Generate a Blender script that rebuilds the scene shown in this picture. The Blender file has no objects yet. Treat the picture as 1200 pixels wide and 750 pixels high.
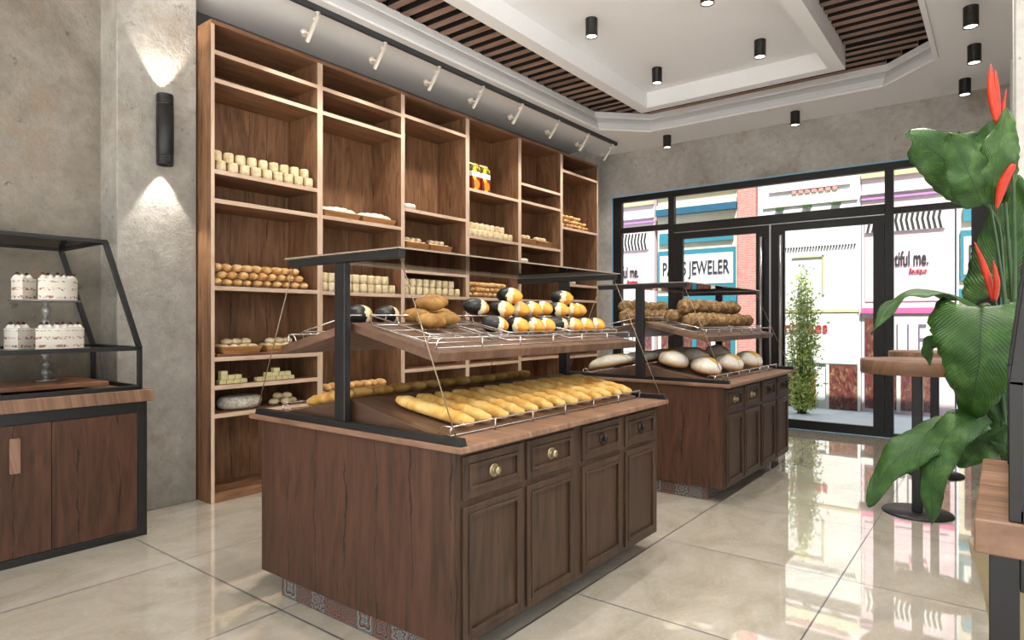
import bpy, math, random
from mathutils import Vector, Matrix, Euler, noise
random.seed(7)
PI = math.pi
COL = bpy.context.scene.collection
SC = bpy.context.scene

# ---------------------------------------------------------------- camera
cam = bpy.data.cameras.new('camera'); camo = bpy.data.objects.new('camera', cam); COL.objects.link(camo)
camo.location = (0, 0, 1.4); camo.rotation_euler = (PI/2, 0, math.atan(577/748))
cam.sensor_width = 36; cam.lens = 748/1200*36; cam.clip_start = .05; cam.clip_end = 200
SC.camera = camo
# ---------------------------------------------------------------- world, sun, exposure
W = bpy.data.worlds.new('world'); SC.world = W; W.use_nodes = True
bg = W.node_tree.nodes['Background']; bg.inputs[0].default_value = (.86, .93, 1, 1); bg.inputs[1].default_value = 1.2
sun = bpy.data.lights.new('sun', 'SUN'); sun.energy = 11.0; sun.angle = .01; sun.color = (1, .96, .9)
so = bpy.data.objects.new('sun', sun); COL.objects.link(so)
so.rotation_euler = Vector((.25, -.42, .87)).to_track_quat('Z', 'Y').to_euler()
SC.view_settings.view_transform = 'Standard'; SC.view_settings.look = 'None'
SC.view_settings.exposure = 0.5; SC.view_settings.gamma = 1; SC.view_settings.use_curve_mapping = False
DOWNLIGHT_W = 54; TRACK_W = 46; SCONCE_W = 30

def area(loc, tgt, sx, sy, e, col, name):
    l = bpy.data.lights.new(name, 'AREA'); l.shape = 'RECTANGLE'; l.size = sx; l.size_y = sy; l.energy = e; l.color = col
    o = bpy.data.objects.new(name, l); COL.objects.link(o); o.location = loc
    o.rotation_euler = (Vector(tgt)-Vector(loc)).to_track_quat('-Z', 'Y').to_euler(); return o

def spot(loc, tgt, e, ang, blend=.6, col=(1, .86, .68), size=.03, name='spot'):
    l = bpy.data.lights.new(name, 'SPOT'); l.energy = e; l.spot_size = math.radians(ang); l.spot_blend = blend; l.color = col
    l.shadow_soft_size = size
    o = bpy.data.objects.new(name, l); COL.objects.link(o); o.location = loc
    o.rotation_euler = (Vector(tgt)-Vector(loc)).to_track_quat('-Z', 'Y').to_euler(); return o

# ---------------------------------------------------------------- materials
MATS = {}
def srgb(r, g, b):
    f = lambda c: (c/255/12.92 if c/255 <= .04045 else ((c/255+.055)/1.055)**2.4)
    return (f(r), f(g), f(b), 1)
class NT:
    def __init__(s, name):
        m = bpy.data.materials.new(name); m.use_nodes = True; s.m = m; s.t = m.node_tree
        s.b = s.t.nodes['Principled BSDF']; MATS[name] = m
    def n(s, typ, **k):
        nd = s.t.nodes.new(typ)
        for a, v in k.items(): setattr(nd, a, v)
        return nd
    def l(s, a, b): s.t.links.new(a, b)
    def val(s, sock, v):
        if hasattr(v, 'is_linked') or isinstance(v, bpy.types.NodeSocket): s.l(v, sock)
        else: sock.default_value = v
    def math(s, op, a, b=0, c=0):
        nd = s.n('ShaderNodeMath', operation=op)
        for i, v in enumerate((a, b, c)): s.val(nd.inputs[i], v)
        return nd.outputs[0]
    def xyz(s, src='Object'):
        tc = s.n('ShaderNodeTexCoord'); sp = s.n('ShaderNodeSeparateXYZ'); s.l(tc.outputs[src], sp.inputs[0])
        return tc.outputs[src], sp.outputs
    def comb(s, x, y, z):
        nd = s.n('ShaderNodeCombineXYZ')
        for i, v in enumerate((x, y, z)): s.val(nd.inputs[i], v)
        return nd.outputs[0]
    def noise(s, vec, scale=5, detail=4, rough=.55, dist=0):
        nd = s.n('ShaderNodeTexNoise'); s.l(vec, nd.inputs['Vector'])
        nd.inputs['Scale'].default_value = scale; nd.inputs['Detail'].default_value = detail
        nd.inputs['Roughness'].default_value = rough; nd.inputs['Distortion'].default_value = dist
        return nd.outputs['Fac']
    def ramp(s, fac, stops):
        nd = s.n('ShaderNodeValToRGB'); s.l(fac, nd.inputs[0]); e = nd.color_ramp.elements
        while len(e) < len(stops): e.new(.5)
        for el, (p, c) in zip(e, stops): el.position = p; el.color = c
        return nd.outputs[0]
    def mix(s, fac, a, b, mode='MIX'):
        nd = s.n('ShaderNodeMix', data_type='RGBA', blend_type=mode)
        s.val(nd.inputs[0], fac); s.val(nd.inputs[6], a); s.val(nd.inputs[7], b)
        return nd.outputs[2]
    def bump(s, h, strength=.3, dist=.01):
        nd = s.n('ShaderNodeBump'); s.l(h, nd.inputs['Height']); nd.inputs['Strength'].default_value = strength
        nd.inputs['Distance'].default_value = dist; s.l(nd.outputs[0], s.b.inputs['Normal'])
    def set(s, **k):
        for a, v in k.items():
            a = {'color': 'Base Color', 'rough': 'Roughness', 'metal': 'Metallic', 'spec': 'Specular IOR Level', 'ior': 'IOR',
                 'coat': 'Coat Weight', 'croughness': 'Coat Roughness', 'sss': 'Subsurface Weight'}[a]
            s.val(s.b.inputs[a], v)
        return s.m

def plain(name, col, rough=.5, metal=0, nz=.06, scale=30, bump=0, **k):
    t = NT(name); v, _ = t.xyz(); f = t.noise(v, scale, 3)
    c = srgb(*col); a = tuple(x*(1-nz) for x in c[:3])+(1,); b = tuple(min(1, x*(1+nz)) for x in c[:3])+(1,)
    t.set(color=t.ramp(f, [(.3, a), (.7, b)]), rough=rough, metal=metal, **k)
    if bump: t.bump(f, bump, .004)
    return t.m

def wood(name, base, dark, light, axis='z', pw=.14, rough=.5, vary=.22, crack=1.0, bump=.25, spec=.35):
    t = NT(name); v, o = t.xyz(); oi = t.n('ShaderNodeObjectInfo').outputs['Random']
    x, y, z = o[0], o[1], o[2]
    al, u, w = {'z': (z, t.math('ADD', x, y), t.math('SUBTRACT', x, y)), 'y': (y, t.math('ADD', x, t.math('MULTIPLY', z, .9)), z),
             'x': (x, t.math('ADD', y, t.math('MULTIPLY', z, .2)), z)}[axis]
    u = t.math('ADD', u, t.math('MULTIPLY', oi, 3.7))
    idx = t.math('FLOOR', t.math('DIVIDE', u, pw))
    fr = t.math('FRACT', t.math('DIVIDE', u, pw))
    wn = t.n('ShaderNodeTexWhiteNoise', noise_dimensions='1D'); t.l(idx, wn.inputs['W']); rnd = wn.outputs['Value']
    al2 = t.math('ADD', al, t.math('MULTIPLY', rnd, 9))
    g1 = t.noise(t.comb(t.math('MULTIPLY', u, 7), t.math('MULTIPLY', al2, .8), t.math('MULTIPLY', rnd, 5)), 2.2, 6, .62, 1.3)
    g2 = t.noise(t.comb(t.math('MULTIPLY', u, 60), t.math('MULTIPLY', al2, 1.6), 0), 2.5, 4, .7, .3)
    c = t.ramp(g1, [(.25, srgb(*dark)), (.5, srgb(*base)), (.78, srgb(*light))])
    c = t.mix(.5, c, t.ramp(g2, [(.25, (.7, .68, .66, 1)), (.75, (1.14, 1.13, 1.12, 1))]), 'MULTIPLY')
    c = t.mix(vary, c, t.ramp(rnd, [(0, (.5, .5, .5, 1)), (1, (1.4, 1.35, 1.3, 1))]), 'MULTIPLY')
    # long drying cracks between the boards
    wob = t.noise(t.comb(t.math('MULTIPLY', u, 3), t.math('MULTIPLY', al2, 1.7), 3.1), 2, 4, .6)
    d = t.math('ABSOLUTE', t.math('SUBTRACT', t.math('ADD', fr, t.math('MULTIPLY', t.math('SUBTRACT', wob, .5), .45)), .5))
    ck = t.math('LESS_THAN', d, t.math('MULTIPLY', t.math('SUBTRACT', t.noise(t.comb(idx, t.math('MULTIPLY', al2, 2.3), 0), 1.5, 3), .42), .13))
    c = t.mix(t.math('MULTIPLY', ck, .75*crack), c, srgb(*[k*.35 for k in dark]))
    t.set(color=c, rough=rough, spec=spec); t.bump(g2, bump, .002)
    return t.m

wood('walnut_vertical', (80, 53, 39), (54, 35, 25), (97, 66, 49), 'z', pw=.22, vary=.15)
wood('walnut_front', (66, 48, 36), (43, 30, 22), (82, 61, 47), 'z', pw=.15, rough=.45, vary=.15)
wood('walnut_top', (134, 102, 82), (100, 74, 58), (164, 130, 108), 'x', pw=.13, rough=.45, crack=.6, spec=.35)
wood('walnut_slope', (104, 78, 62), (68, 48, 37), (136, 106, 86), 'x', pw=.2, rough=.4, crack=.5)
wood('shelf_vertical', (136, 99, 71), (94, 66, 46), (166, 126, 94), 'z', pw=.17)
wood('shelf_board', (138, 100, 73), (100, 69, 49), (166, 125, 94), 'y', pw=.3, crack=.3)
wood('shelf_edge_lit_v', (216, 188, 164), (186, 156, 132), (232, 208, 186), 'z', pw=.3, crack=.0, vary=.1)  # sawn edge wood, lightened further with track-spot light put into the colour
wood('shelf_edge_lit_h', (216, 188, 164), (188, 156, 132), (232, 208, 186), 'y', pw=.3, crack=.25, vary=.1)
wood('board_wood', (120, 78, 55), (80, 50, 36), (150, 104, 76), 'y', pw=.2, rough=.35, crack=.2)
wood('slat_wood', (158, 128, 112), (124, 96, 82), (182, 152, 136), 'x', pw=.4, rough=.5, crack=.2)
wood('basket_wood', (190, 138, 84), (150, 100, 56), (214, 166, 110), 'y', pw=.1, crack=0, rough=.6)

def concrete(name, base, dark, light, bump=.5, stain=(150, 128, 104)):
    t = NT(name); v, _ = t.xyz()
    a = t.noise(v, 1.1, 8, .62, .4); b = t.noise(v, 14, 6, .65); p = t.noise(v, 55, 4, .7)
    c = t.ramp(a, [(.3, srgb(*dark)), (.52, srgb(*base)), (.72, srgb(*light))])
    c = t.mix(.55, c, t.ramp(b, [(.3, (.72, .72, .72, 1)), (.65, (1.12, 1.12, 1.12, 1))]), 'MULTIPLY')
    s = t.noise(v, 2.3, 9, .7, .6)
    c = t.mix(t.ramp(s, [(.54, (0, 0, 0, 1)), (.7, (.65, .65, .65, 1))]), c, srgb(*stain))
    pit = t.ramp(t.noise(v, 9, 10, .75, .5), [(.6, (0, 0, 0, 1)), (.68, (.7, .7, .7, 1))])
    c = t.mix(pit, c, srgb(*[k*.6 for k in dark]))
    t.set(color=c, rough=.85, spec=.25)
    h = t.math('ADD', t.math('MULTIPLY', b, 1.0), t.math('MULTIPLY', p, .5))
    t.bump(h, bump, .02); return t.m
concrete('concrete_warm', (138, 130, 119), (110, 101, 91), (160, 152, 142), .55)
concrete('concrete_plaster', (162, 157, 149), (130, 124, 116), (186, 181, 173), .6)
concrete('concrete_grey', (188, 184, 178), (158, 153, 147), (208, 205, 200), .3)

plain('white_paint', (222, 222, 223), .7, nz=.01)
plain('ceiling_paint', (242, 243, 245), .75, nz=.01)
plain('gap_shade_black', (26, 19, 16), .8)  # shade between the ceiling slats, put into the colour
plain('dark_wall', (84, 80, 80), .8)
plain('black_metal', (25, 24, 24), .42, .1, nz=.1)
plain('frame_metal', (31, 29, 28), .45, .1, nz=.08)
plain('reveal_daylight', (150, 196, 232), .6, nz=.02)
plain('track_metal', (66, 68, 72), .5, .2)
plain('spot_white', (226, 218, 206), .4, .1, nz=.04)
plain('chrome', (200, 200, 202), .18, 1, nz=.03)
plain('wire_steel', (214, 208, 202), .25, .85, nz=.03)
plain('cable_steel', (150, 132, 112), .35, .8, nz=.2, scale=60)
plain('brushed_steel', (190, 188, 190), .3, .9, nz=.05)
plain('brass_old', (166, 152, 118), .35, .85, nz=.15)
plain('iron_dark', (50, 42, 38), .45, .6, nz=.2)
plain('pot_clay', (176, 160, 128), .55, nz=.05)
plain('pot_dark', (92, 98, 74), .6)
plain('bract_red', (172, 38, 8), .55, nz=.25, scale=22)
plain('stem_green', (36, 68, 28), .45, nz=.2, scale=25)
plain('cream_white', (236, 230, 222), .55, nz=.03, sss=.05)
plain('cherry', (74, 24, 24), .2, nz=.2)
plain('glass_dark', (26, 30, 30), .1)
plain('cheese_white', (232, 226, 214), .6, nz=.04)
plain('butter', (226, 214, 160), .5, nz=.06, bump=.1)
plain('bounce_pale', (240, 237, 232), .8)
plain('paving', (196, 208, 220), .7, nz=.08, scale=4)

def emit(name, col, s):
    t = NT(name); t.b.inputs['Emission Color'].default_value = (*col, 1); t.b.inputs['Emission Strength'].default_value = s
    t.b.inputs['Base Color'].default_value = (.9, .9, .9, 1); return t.m
emit('lamp_glow', (1, .93, .8), 6)

t = NT('clear_glass')
tr = t.n('ShaderNodeBsdfTransparent'); tr.inputs[0].default_value = (.97, .985, .98, 1); gl = t.n('ShaderNodeBsdfGlossy'); gl.inputs['Roughness'].default_value = .01
fr = t.n('ShaderNodeFresnel'); fr.inputs[0].default_value = 1.25; mx = t.n('ShaderNodeMixShader')
t.l(fr.outputs[0], mx.inputs[0]); t.l(tr.outputs[0], mx.inputs[1]); t.l(gl.outputs[0], mx.inputs[2]); t.l(mx.outputs[0], t.t.nodes['Material Output'].inputs[0])
t = NT('thin_glass')
tr = t.n('ShaderNodeBsdfTransparent'); tr.inputs[0].default_value = (.99, .995, .99, 1); gl = t.n('ShaderNodeBsdfGlossy'); gl.inputs['Roughness'].default_value = .01
fr = t.n('ShaderNodeFresnel'); fr.inputs[0].default_value = 1.06; mx = t.n('ShaderNodeMixShader')
t.l(fr.outputs[0], mx.inputs[0]); t.l(tr.outputs[0], mx.inputs[1]); t.l(gl.outputs[0], mx.inputs[2]); t.l(mx.outputs[0], t.t.nodes['Material Output'].inputs[0])
t = NT('glass_edge'); t.set(color=(.30, .24, .18, 1), rough=.12, spec=.8)

# polished marble tile floor, 1.03 m tiles with dark blue-grey grout
t = NT('marble_tiles'); v, o = t.xyz(); T = 1.03
fx = t.math('FRACT', t.math('DIVIDE', t.math('ADD', o[0], 3.795+20*T), T)); fy = t.math('FRACT', t.math('DIVIDE', t.math('ADD', o[1], -1.76+20*T), T))
ex = t.math('ABSOLUTE', t.math('SUBTRACT', fx, .5)); ey = t.math('ABSOLUTE', t.math('SUBTRACT', fy, .5))
gr = t.math('GREATER_THAN', t.math('MAXIMUM', ex, ey), .5-.0038)
ix = t.math('FLOOR', t.math('DIVIDE', t.math('ADD', o[0], 3.795+20*T), T)); iy = t.math('FLOOR', t.math('DIVIDE', t.math('ADD', o[1], -1.76+20*T), T))
wn = t.n('ShaderNodeTexWhiteNoise', noise_dimensions='2D'); t.l(t.comb(ix, iy, 0), wn.inputs['Vector'])
rn = wn.outputs['Value']
vv = t.comb(t.math('MULTIPLY', o[0], 1.6), t.math('ADD', o[1], t.math('MULTIPLY', rn, 7)), t.math('MULTIPLY', rn, 11))
m1 = t.noise(vv, 1.6, 9, .6, 1.2); m2 = t.noise(vv, 5, 8, .68, 2.0)
c = t.ramp(m1, [(.3, srgb(168, 159, 143)), (.5, srgb(184, 176, 161)), (.7, srgb(196, 189, 177))])
vein = t.ramp(t.math('ABSOLUTE', t.math('SUBTRACT', m2, .5)), [(0, (.0, .0, .0, 1)), (.018, (1, 1, 1, 1))])
c = t.mix(t.math('MULTIPLY', t.math('SUBTRACT', 1, vein), .28), c, srgb(228, 220, 204))
c = t.mix(.5, c, t.ramp(rn, [(0, (.94, .94, .94, 1)), (1, (1.04, 1.04, 1.04, 1))]), 'MULTIPLY')
c = t.mix(gr, c, srgb(52, 52, 66))
t.set(color=c, rough=t.math('ADD', .035, t.math('MULTIPLY', gr, .4)), ior=2.0, spec=.6, coat=.9, croughness=.02)

# patterned encaustic tiles on the plinths
t = NT('pattern_tiles'); v, o = t.xyz(); u = t.math('ADD', o[0], o[1]); S = .115
cu = t.math('FRACT', t.math('ADD', t.math('DIVIDE', u, S), 50)); cv = t.math('FRACT', t.math('ADD', t.math('DIVIDE', o[2], S), 50.0))
idx = t.math('FLOOR', t.math('ADD', t.math('DIVIDE', u, S), 50))
wn = t.n('ShaderNodeTexWhiteNoise', noise_dimensions='1D'); t.l(idx, wn.inputs['W']); r1 = wn.outputs['Value']; rc = wn.outputs['Color']
a = t.math('ABSOLUTE', t.math('SUBTRACT', cu, .5)); b = t.math('ABSOLUTE', t.math('SUBTRACT', cv, .5))
rad = t.math('SQRT', t.math('ADD', t.math('MULTIPLY', a, a), t.math('MULTIPLY', b, b)))
ang = t.math('ARCTAN2', a, b)
pet = t.math('ADD', rad, t.math('MULTIPLY', t.math('COSINE', t.math('MULTIPLY', ang, t.math('ADD', 4, t.math('MULTIPLY', t.math('FLOOR', t.math('MULTIPLY', r1, 3)), 4)))), .07))
rings = t.math('FRACT', t.math('MULTIPLY', pet, t.math('ADD', 3, t.math('MULTIPLY', r1, 2))))
pal = t.ramp(rings, [(0, srgb(52, 60, 66)), (.25, srgb(150, 160, 152)), (.45, srgb(66, 100, 108)), (.62, srgb(116, 110, 98)), (.8, srgb(170, 60, 26)), (.9, srgb(60, 56, 58))])
pal.node.color_ramp.interpolation = 'CONSTANT'
pal2 = t.ramp(rings, [(0, srgb(60, 48, 42)), (.3, srgb(110, 106, 96)), (.5, srgb(64, 76, 80)), (.7, srgb(160, 54, 26)), (.88, srgb(120, 116, 104))])
pal2.node.color_ramp.interpolation = 'CONSTANT'
c = t.mix(t.math('GREATER_THAN', t.math('FRACT', t.math('MULTIPLY', r1, 7.3)), .5), pal, pal2)
c = t.mix(t.math('GREATER_THAN', t.math('MAXIMUM', a, b), .485), c, srgb(60, 58, 56))
t.set(color=c, rough=.35)

# baked goods: colour runs over each loaf's own body
def bread(name, base, dark, light, scale=7, bump=.3, flour=0, rough=.6, fine=40, amount=.3):
    t = NT(name); v, o = t.xyz(); oi = t.n('ShaderNodeObjectInfo').outputs['Random']
    vv = t.n('ShaderNodeVectorMath', operation='ADD'); t.l(v, vv.inputs[0]); t.l(t.comb(t.math('MULTIPLY', oi, 9), 0, 0), vv.inputs[1]); vv = vv.outputs[0]
    n1 = t.noise(vv, scale, 6, .6, .5); n2 = t.noise(vv, fine, 5, .7)
    c = t.ramp(n1, [(.3, srgb(*dark)), (.5, srgb(*base)), (.7, srgb(*light))])
    c = t.mix(amount, c, t.ramp(n2, [(.3, (.6, .55, .5, 1)), (.7, (1.2, 1.2, 1.15, 1))]), 'MULTIPLY')
    if flour: c = t.mix(t.math('MULTIPLY', t.ramp(n2, [(.42, (0, 0, 0, 1)), (.6, (1, 1, 1, 1))]), flour), c, srgb(240, 236, 228))
    t.set(color=c, rough=rough, spec=.3, sss=0.0); t.bump(n2, bump, .006); return t.m
bread('crust_gold', (220, 174, 96), (190, 132, 56), (238, 206, 138), 12)
bread('crust_roll', (218, 172, 114), (188, 130, 72), (236, 204, 158), 16)
bread('dough_pale', (228, 210, 170), (204, 178, 128), (238, 226, 196), 22, .2)
bread('bun_pale', (218, 196, 156), (190, 150, 100), (230, 214, 182), 18, .2, .15)
bread('crust_floured', (226, 214, 196), (196, 170, 134), (240, 234, 224), 9, .3, .5)
bread('crust_seeded', (142, 112, 76), (86, 62, 40), (196, 164, 120), 26, 1.0, 0, .75, 95, .7)
bread('crust_brown', (152, 112, 58), (118, 80, 38), (178, 138, 78), 12)
bread('rustic_white', (206, 196, 178), (160, 146, 120), (232, 226, 214), 30, .6, .5, .8, 70)

t = NT('crust_black'); v, o = t.xyz(); oi = t.n('ShaderNodeObjectInfo').outputs['Random']
nz = t.noise(t.comb(t.math('ADD', o[0], t.math('MULTIPLY', oi, 5)), o[1], o[2]), 38, 3, .5)
lim = t.math('ADD', o[0], t.math('MULTIPLY', t.math('SUBTRACT', nz, .5), .05))
c = t.mix(t.math('GREATER_THAN', lim, .004), srgb(16, 14, 13), srgb(216, 204, 170))
yc = t.ramp(t.noise(v, 20, 4), [(.3, srgb(200, 126, 30)), (.7, srgb(224, 160, 62))])
c = t.mix(t.math('GREATER_THAN', t.math('ADD', lim, t.math('MULTIPLY', o[1], .35)), .02), c, yc)
t.set(color=c, rough=.38)

t = NT('carton_print'); v, o = t.xyz('Generated')
a = t.math('SUBTRACT', o[1], .6); b = t.math('MULTIPLY', t.math('SUBTRACT', o[2], .27), 1.7)
rr = t.math('SQRT', t.math('ADD', t.math('MULTIPLY', a, a), t.math('MULTIPLY', b, b)))
ban = t.math('LESS_THAN', t.math('ABSOLUTE', t.math('SUBTRACT', o[1], t.math('ADD', .42, t.math('MULTIPLY', t.math('SINE', t.math('MULTIPLY', o[2], 7)), .16)))), .2)
c = t.mix(ban, t.ramp(t.noise(v, 3, 2), [(.4, srgb(150, 30, 40)), (.6, srgb(90, 44, 40))]), srgb(246, 214, 30))
c = t.mix(t.math('LESS_THAN', rr, .33), c, srgb(240, 138, 44))
c = t.mix(t.math('MULTIPLY', t.math('GREATER_THAN', o[2], .58), t.math('LESS_THAN', o[2], .8)), c, srgb(244, 240, 236))
c = t.mix(t.math('GREATER_THAN', o[2], .86), c, t.ramp(t.noise(v, 5, 2), [(.45, srgb(60, 90, 40)), (.55, srgb(244, 220, 60))]))
t.set(color=c, rough=.35)

t = NT('cake_side'); v, o = t.xyz()
lay = t.math('FRACT', t.math('DIVIDE', t.math('ADD', o[2], .008), .05)); nn = t.noise(v, 55, 4, .7)
msk = t.math('MULTIPLY', t.math('LESS_THAN', t.math('ABSOLUTE', t.math('SUBTRACT', lay, .5)), .17), t.math('GREATER_THAN', nn, .52))
c = t.mix(msk, srgb(232, 222, 212), t.ramp(nn, [(.4, srgb(186, 150, 118)), (.66, srgb(140, 84, 56))]))
t.set(color=c, rough=.6)

t = NT('leaf_green'); v, o = t.xyz('UV'); vo, oo = t.xyz('Object')
side = t.math('ABSOLUTE', t.math('SUBTRACT', o[0], .5))
ven = t.math('SINE', t.math('MULTIPLY', t.math('SUBTRACT', o[1], t.math('MULTIPLY', side, .55)), 210))
n1 = t.noise(vo, 16, 5, .65, .6); n3 = t.noise(t.comb(t.math('MULTIPLY', o[0], 30), t.math('MULTIPLY', o[1], 5), 0), 3, 4)
c = t.ramp(t.math('ADD', t.math('MULTIPLY', n1, .7), t.math('MULTIPLY', n3, .3)), [(.3, srgb(20, 42, 14)), (.5, srgb(38, 72, 23)), (.72, srgb(80, 112, 46))])
c = t.mix(t.math('MULTIPLY', t.math('GREATER_THAN', ven, .93), .3), c, srgb(96, 136, 64))
c = t.mix(t.math('LESS_THAN', side, .012), c, srgb(26, 54, 22))
t.set(color=c, rough=.45, spec=.35); t.bump(t.math('ADD', t.math('MULTIPLY', ven, .5), n1), .35, .006)

# street fronts
def stucco(name, col, rough=.85): return plain(name, [k*.82 for k in col], rough, nz=.03, scale=8)
stucco('wall_cream', (236, 226, 200)); stucco('wall_pink', (240, 214, 224)); stucco('wall_white', (234, 236, 236)); stucco('pink_band', (226, 96, 158))
stucco('teal_paint', (44, 132, 152)); stucco('teal_dark', (26, 92, 122)); stucco('sign_white', (244, 242, 236)); stucco('letter_navy', (40, 44, 62)); stucco('letter_red', (196, 30, 60))
stucco('letter_black', (32, 28, 34)); stucco('chevron_black', (26, 26, 28)); stucco('chevron_white', (240, 240, 238)); stucco('shop_frame', (226, 214, 210)); stucco('olive_trim', (208, 200, 156)); stucco('lilac', (206, 140, 206)); stucco('letter_outline', (120, 96, 132))
t = NT('brick_red'); v, o = t.xyz(); bt = t.n('ShaderNodeTexBrick'); t.l(t.comb(o[0], o[2], 0), bt.inputs['Vector'])
bt.inputs['Color1'].default_value = srgb(176, 108, 100); bt.inputs['Color2'].default_value = srgb(150, 84, 80); bt.inputs['Mortar'].default_value = srgb(200, 160, 150)
bt.inputs['Scale'].default_value = 9; bt.inputs['Mortar Size'].default_value = .03; t.set(color=bt.outputs[0], rough=.9)
t = NT('shop_interior'); v, o = t.xyz()
c = t.ramp(t.noise(t.comb(t.math('MULTIPLY', o[0], 2.2), o[1], o[2]), 8, 6, .7, .8), [(.3, srgb(40, 22, 24)), (.5, srgb(96, 50, 48)), (.62, srgb(120, 92, 66)), (.75, srgb(200, 180, 160))])
t.set(color=c, rough=.3)
t = NT('bush_leaf'); v, o = t.xyz(); oi = t.noise(v, 14, 3)
t.set(color=t.ramp(oi, [(.3, srgb(112, 138, 52)), (.5, srgb(176, 192, 92)), (.66, srgb(222, 224, 166))]), rough=.6)
M = MATS

# ---------------------------------------------------------------- mesh helpers
class MB:
    def __init__(s): s.v = []; s.f = []; s.m = []; s.s = []; s.uv = None
    def face(s, idx, mi=0, sm=False): s.f.append(idx); s.m.append(mi); s.s.append(sm)
    def box(s, x0, x1, y0, y1, z0, z1, mi=0, fm=None):
        b = len(s.v); s.v += [(x, y, z) for z in (z0, z1) for y in (y0, y1) for x in (x0, x1)]
        F = [((0, 2, 3, 1), 'b'), ((4, 5, 7, 6), 't'), ((0, 1, 5, 4), 'y-'), ((2, 6, 7, 3), 'y+'), ((0, 4, 6, 2), 'x-'), ((1, 3, 7, 5), 'x+')]
        for q, n in F: s.face([b+i for i in q], (fm or {}).get(n, mi))
        return s
    def hexa(s, p, mi=0):   # 8 points: bottom 4 ccw, top 4 ccw
        b = len(s.v); s.v += [tuple(q) for q in p]
        for q in ((3, 2, 1, 0), (4, 5, 6, 7), (0, 1, 5, 4), (1, 2, 6, 5), (2, 3, 7, 6), (3, 0, 4, 7)): s.face([b+i for i in q], mi)
        return s
    def bar(s, a, b_, w, h, up=(0, 0, 1), mi=0):
        a = Vector(a); b_ = Vector(b_); d = (b_-a).normalized(); up = Vector(up)
        if abs(d.dot(up)) > .95: up = Vector((0, 1, 0))
        r = d.cross(up).normalized(); u = r.cross(d).normalized()
        P = []
        for q in (a, b_):
            for sx, sy in ((-1, -1), (1, -1), (1, 1), (-1, 1)): P.append(q+r*sx*w/2+u*sy*h/2)
        return s.hexa(P, mi)
    def prism(s, poly, axis, a0, a1, mi=0, side=None):
        b = len(s.v); n = len(poly)
        def pt(p, a): return {'x': (a, p[0], p[1]), 'y': (p[0], a, p[1]), 'z': (p[0], p[1], a)}[axis]
        s.v += [pt(p, a0) for p in poly]+[pt(p, a1) for p in poly]
        s.face([b+i for i in range(n)][::-1], mi); s.face([b+n+i for i in range(n)], mi)
        for i in range(n):
            j = (i+1) % n; s.face([b+i, b+j, b+n+j, b+n+i], mi if side is None else side)
        return s
    def tube(s, pts, r, n=8, mi=0, cap=True, closed=False):
        pts = [Vector(p) for p in pts]; N = len(pts); rr = r if hasattr(r, '__len__') else [r]*N; b = len(s.v); pn = None
        for i, p in enumerate(pts):
            if closed: t = pts[(i+1) % N]-pts[i-1]
            else: t = pts[min(i+1, N-1)]-pts[max(i-1, 0)]
            t.normalize()
            if pn is None:
                up = Vector((0, 0, 1)) if abs(t.z) < .9 else Vector((1, 0, 0)); pn = t.cross(up).normalized()
            else: pn = (pn-t*pn.dot(t)).normalized()
            bn = t.cross(pn)
            for k in range(n):
                a = 2*PI*k/n; s.v.append(tuple(p+(pn*math.cos(a)+bn*math.sin(a))*rr[i]))
        for i in range(N if closed else N-1):
            j = (i+1) % N
            for k in range(n): l = (k+1) % n; s.face([b+i*n+k, b+i*n+l, b+j*n+l, b+j*n+k], mi, True)
        if cap and not closed: s.face([b+k for k in range(n)][::-1], mi); s.face([b+(N-1)*n+k for k in range(n)], mi)
        return s
    def lathe(s, prof, n=24, c=(0, 0, 0), axis='z', mi=0, a0=0, a1=2*PI):
        b = len(s.v); full = abs(a1-a0-2*PI) < 1e-6; K = n if full else n+1
        for r, h in prof:
            for k in range(K):
                a = a0+(a1-a0)*k/n; x, y = r*math.cos(a), r*math.sin(a)
                q = {'z': (x, y, h), 'x': (h, x, y), 'y': (y, h, x)}[axis]; s.v.append((q[0]+c[0], q[1]+c[1], q[2]+c[2]))
        for i in range(len(prof)-1):
            for k in range(n):
                l = (k+1) % K if full else k+1; s.face([b+i*K+k, b+i*K+l, b+(i+1)*K+l, b+(i+1)*K+k], mi, True)
        if full:
            if prof[0][0] > 1e-4: s.face([b+k for k in range(K)][::-1], mi)
            if prof[-1][0] > 1e-4: s.face([b+(len(prof)-1)*K+k for k in range(K)], mi)
        return s
    def blob(s, c, r, nu=16, nv=10, fn=None, mi=0, rot=None):
        b = len(s.v); c = Vector(c)
        for j in range(nv+1):
            th = PI*j/nv
            for k in range(nu):
                a = 2*PI*k/nu; d = Vector((math.cos(th), math.sin(th)*math.cos(a), math.sin(th)*math.sin(a)))
                p = Vector((d.x*r[0], d.y*r[1], d.z*r[2]))
                if fn: p = fn(d, p)
                if rot: p = rot @ p
                s.v.append(tuple(c+p))
        for j in range(nv):
            for k in range(nu): l = (k+1) % nu; s.face([b+j*nu+k, b+(j+1)*nu+k, b+(j+1)*nu+l, b+j*nu+l], mi, True)
        return s
    def build(s, name, mats, parent=None, loc=None, bevel=0, seg=1):
        me = bpy.data.meshes.new(name); me.from_pydata(s.v, [], s.f)
        if isinstance(mats, str): mats = [mats]
        for q in mats: me.materials.append(M[q])
        me.polygons.foreach_set('material_index', s.m); me.polygons.foreach_set('use_smooth', s.s)
        if s.uv:
            ul = me.uv_layers.new(name='UVMap')
            for lp in me.loops: ul.data[lp.index].uv = s.uv[lp.vertex_index]
        me.update()
        o = bpy.data.objects.new(name, me); COL.objects.link(o)
        if parent: o.parent = parent
        if loc: o.location = loc
        if bevel:
            md = o.modifiers.new('bevel', 'BEVEL'); md.width = bevel; md.segments = seg; md.limit_method = 'ANGLE'; md.angle_limit = 1.0
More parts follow.
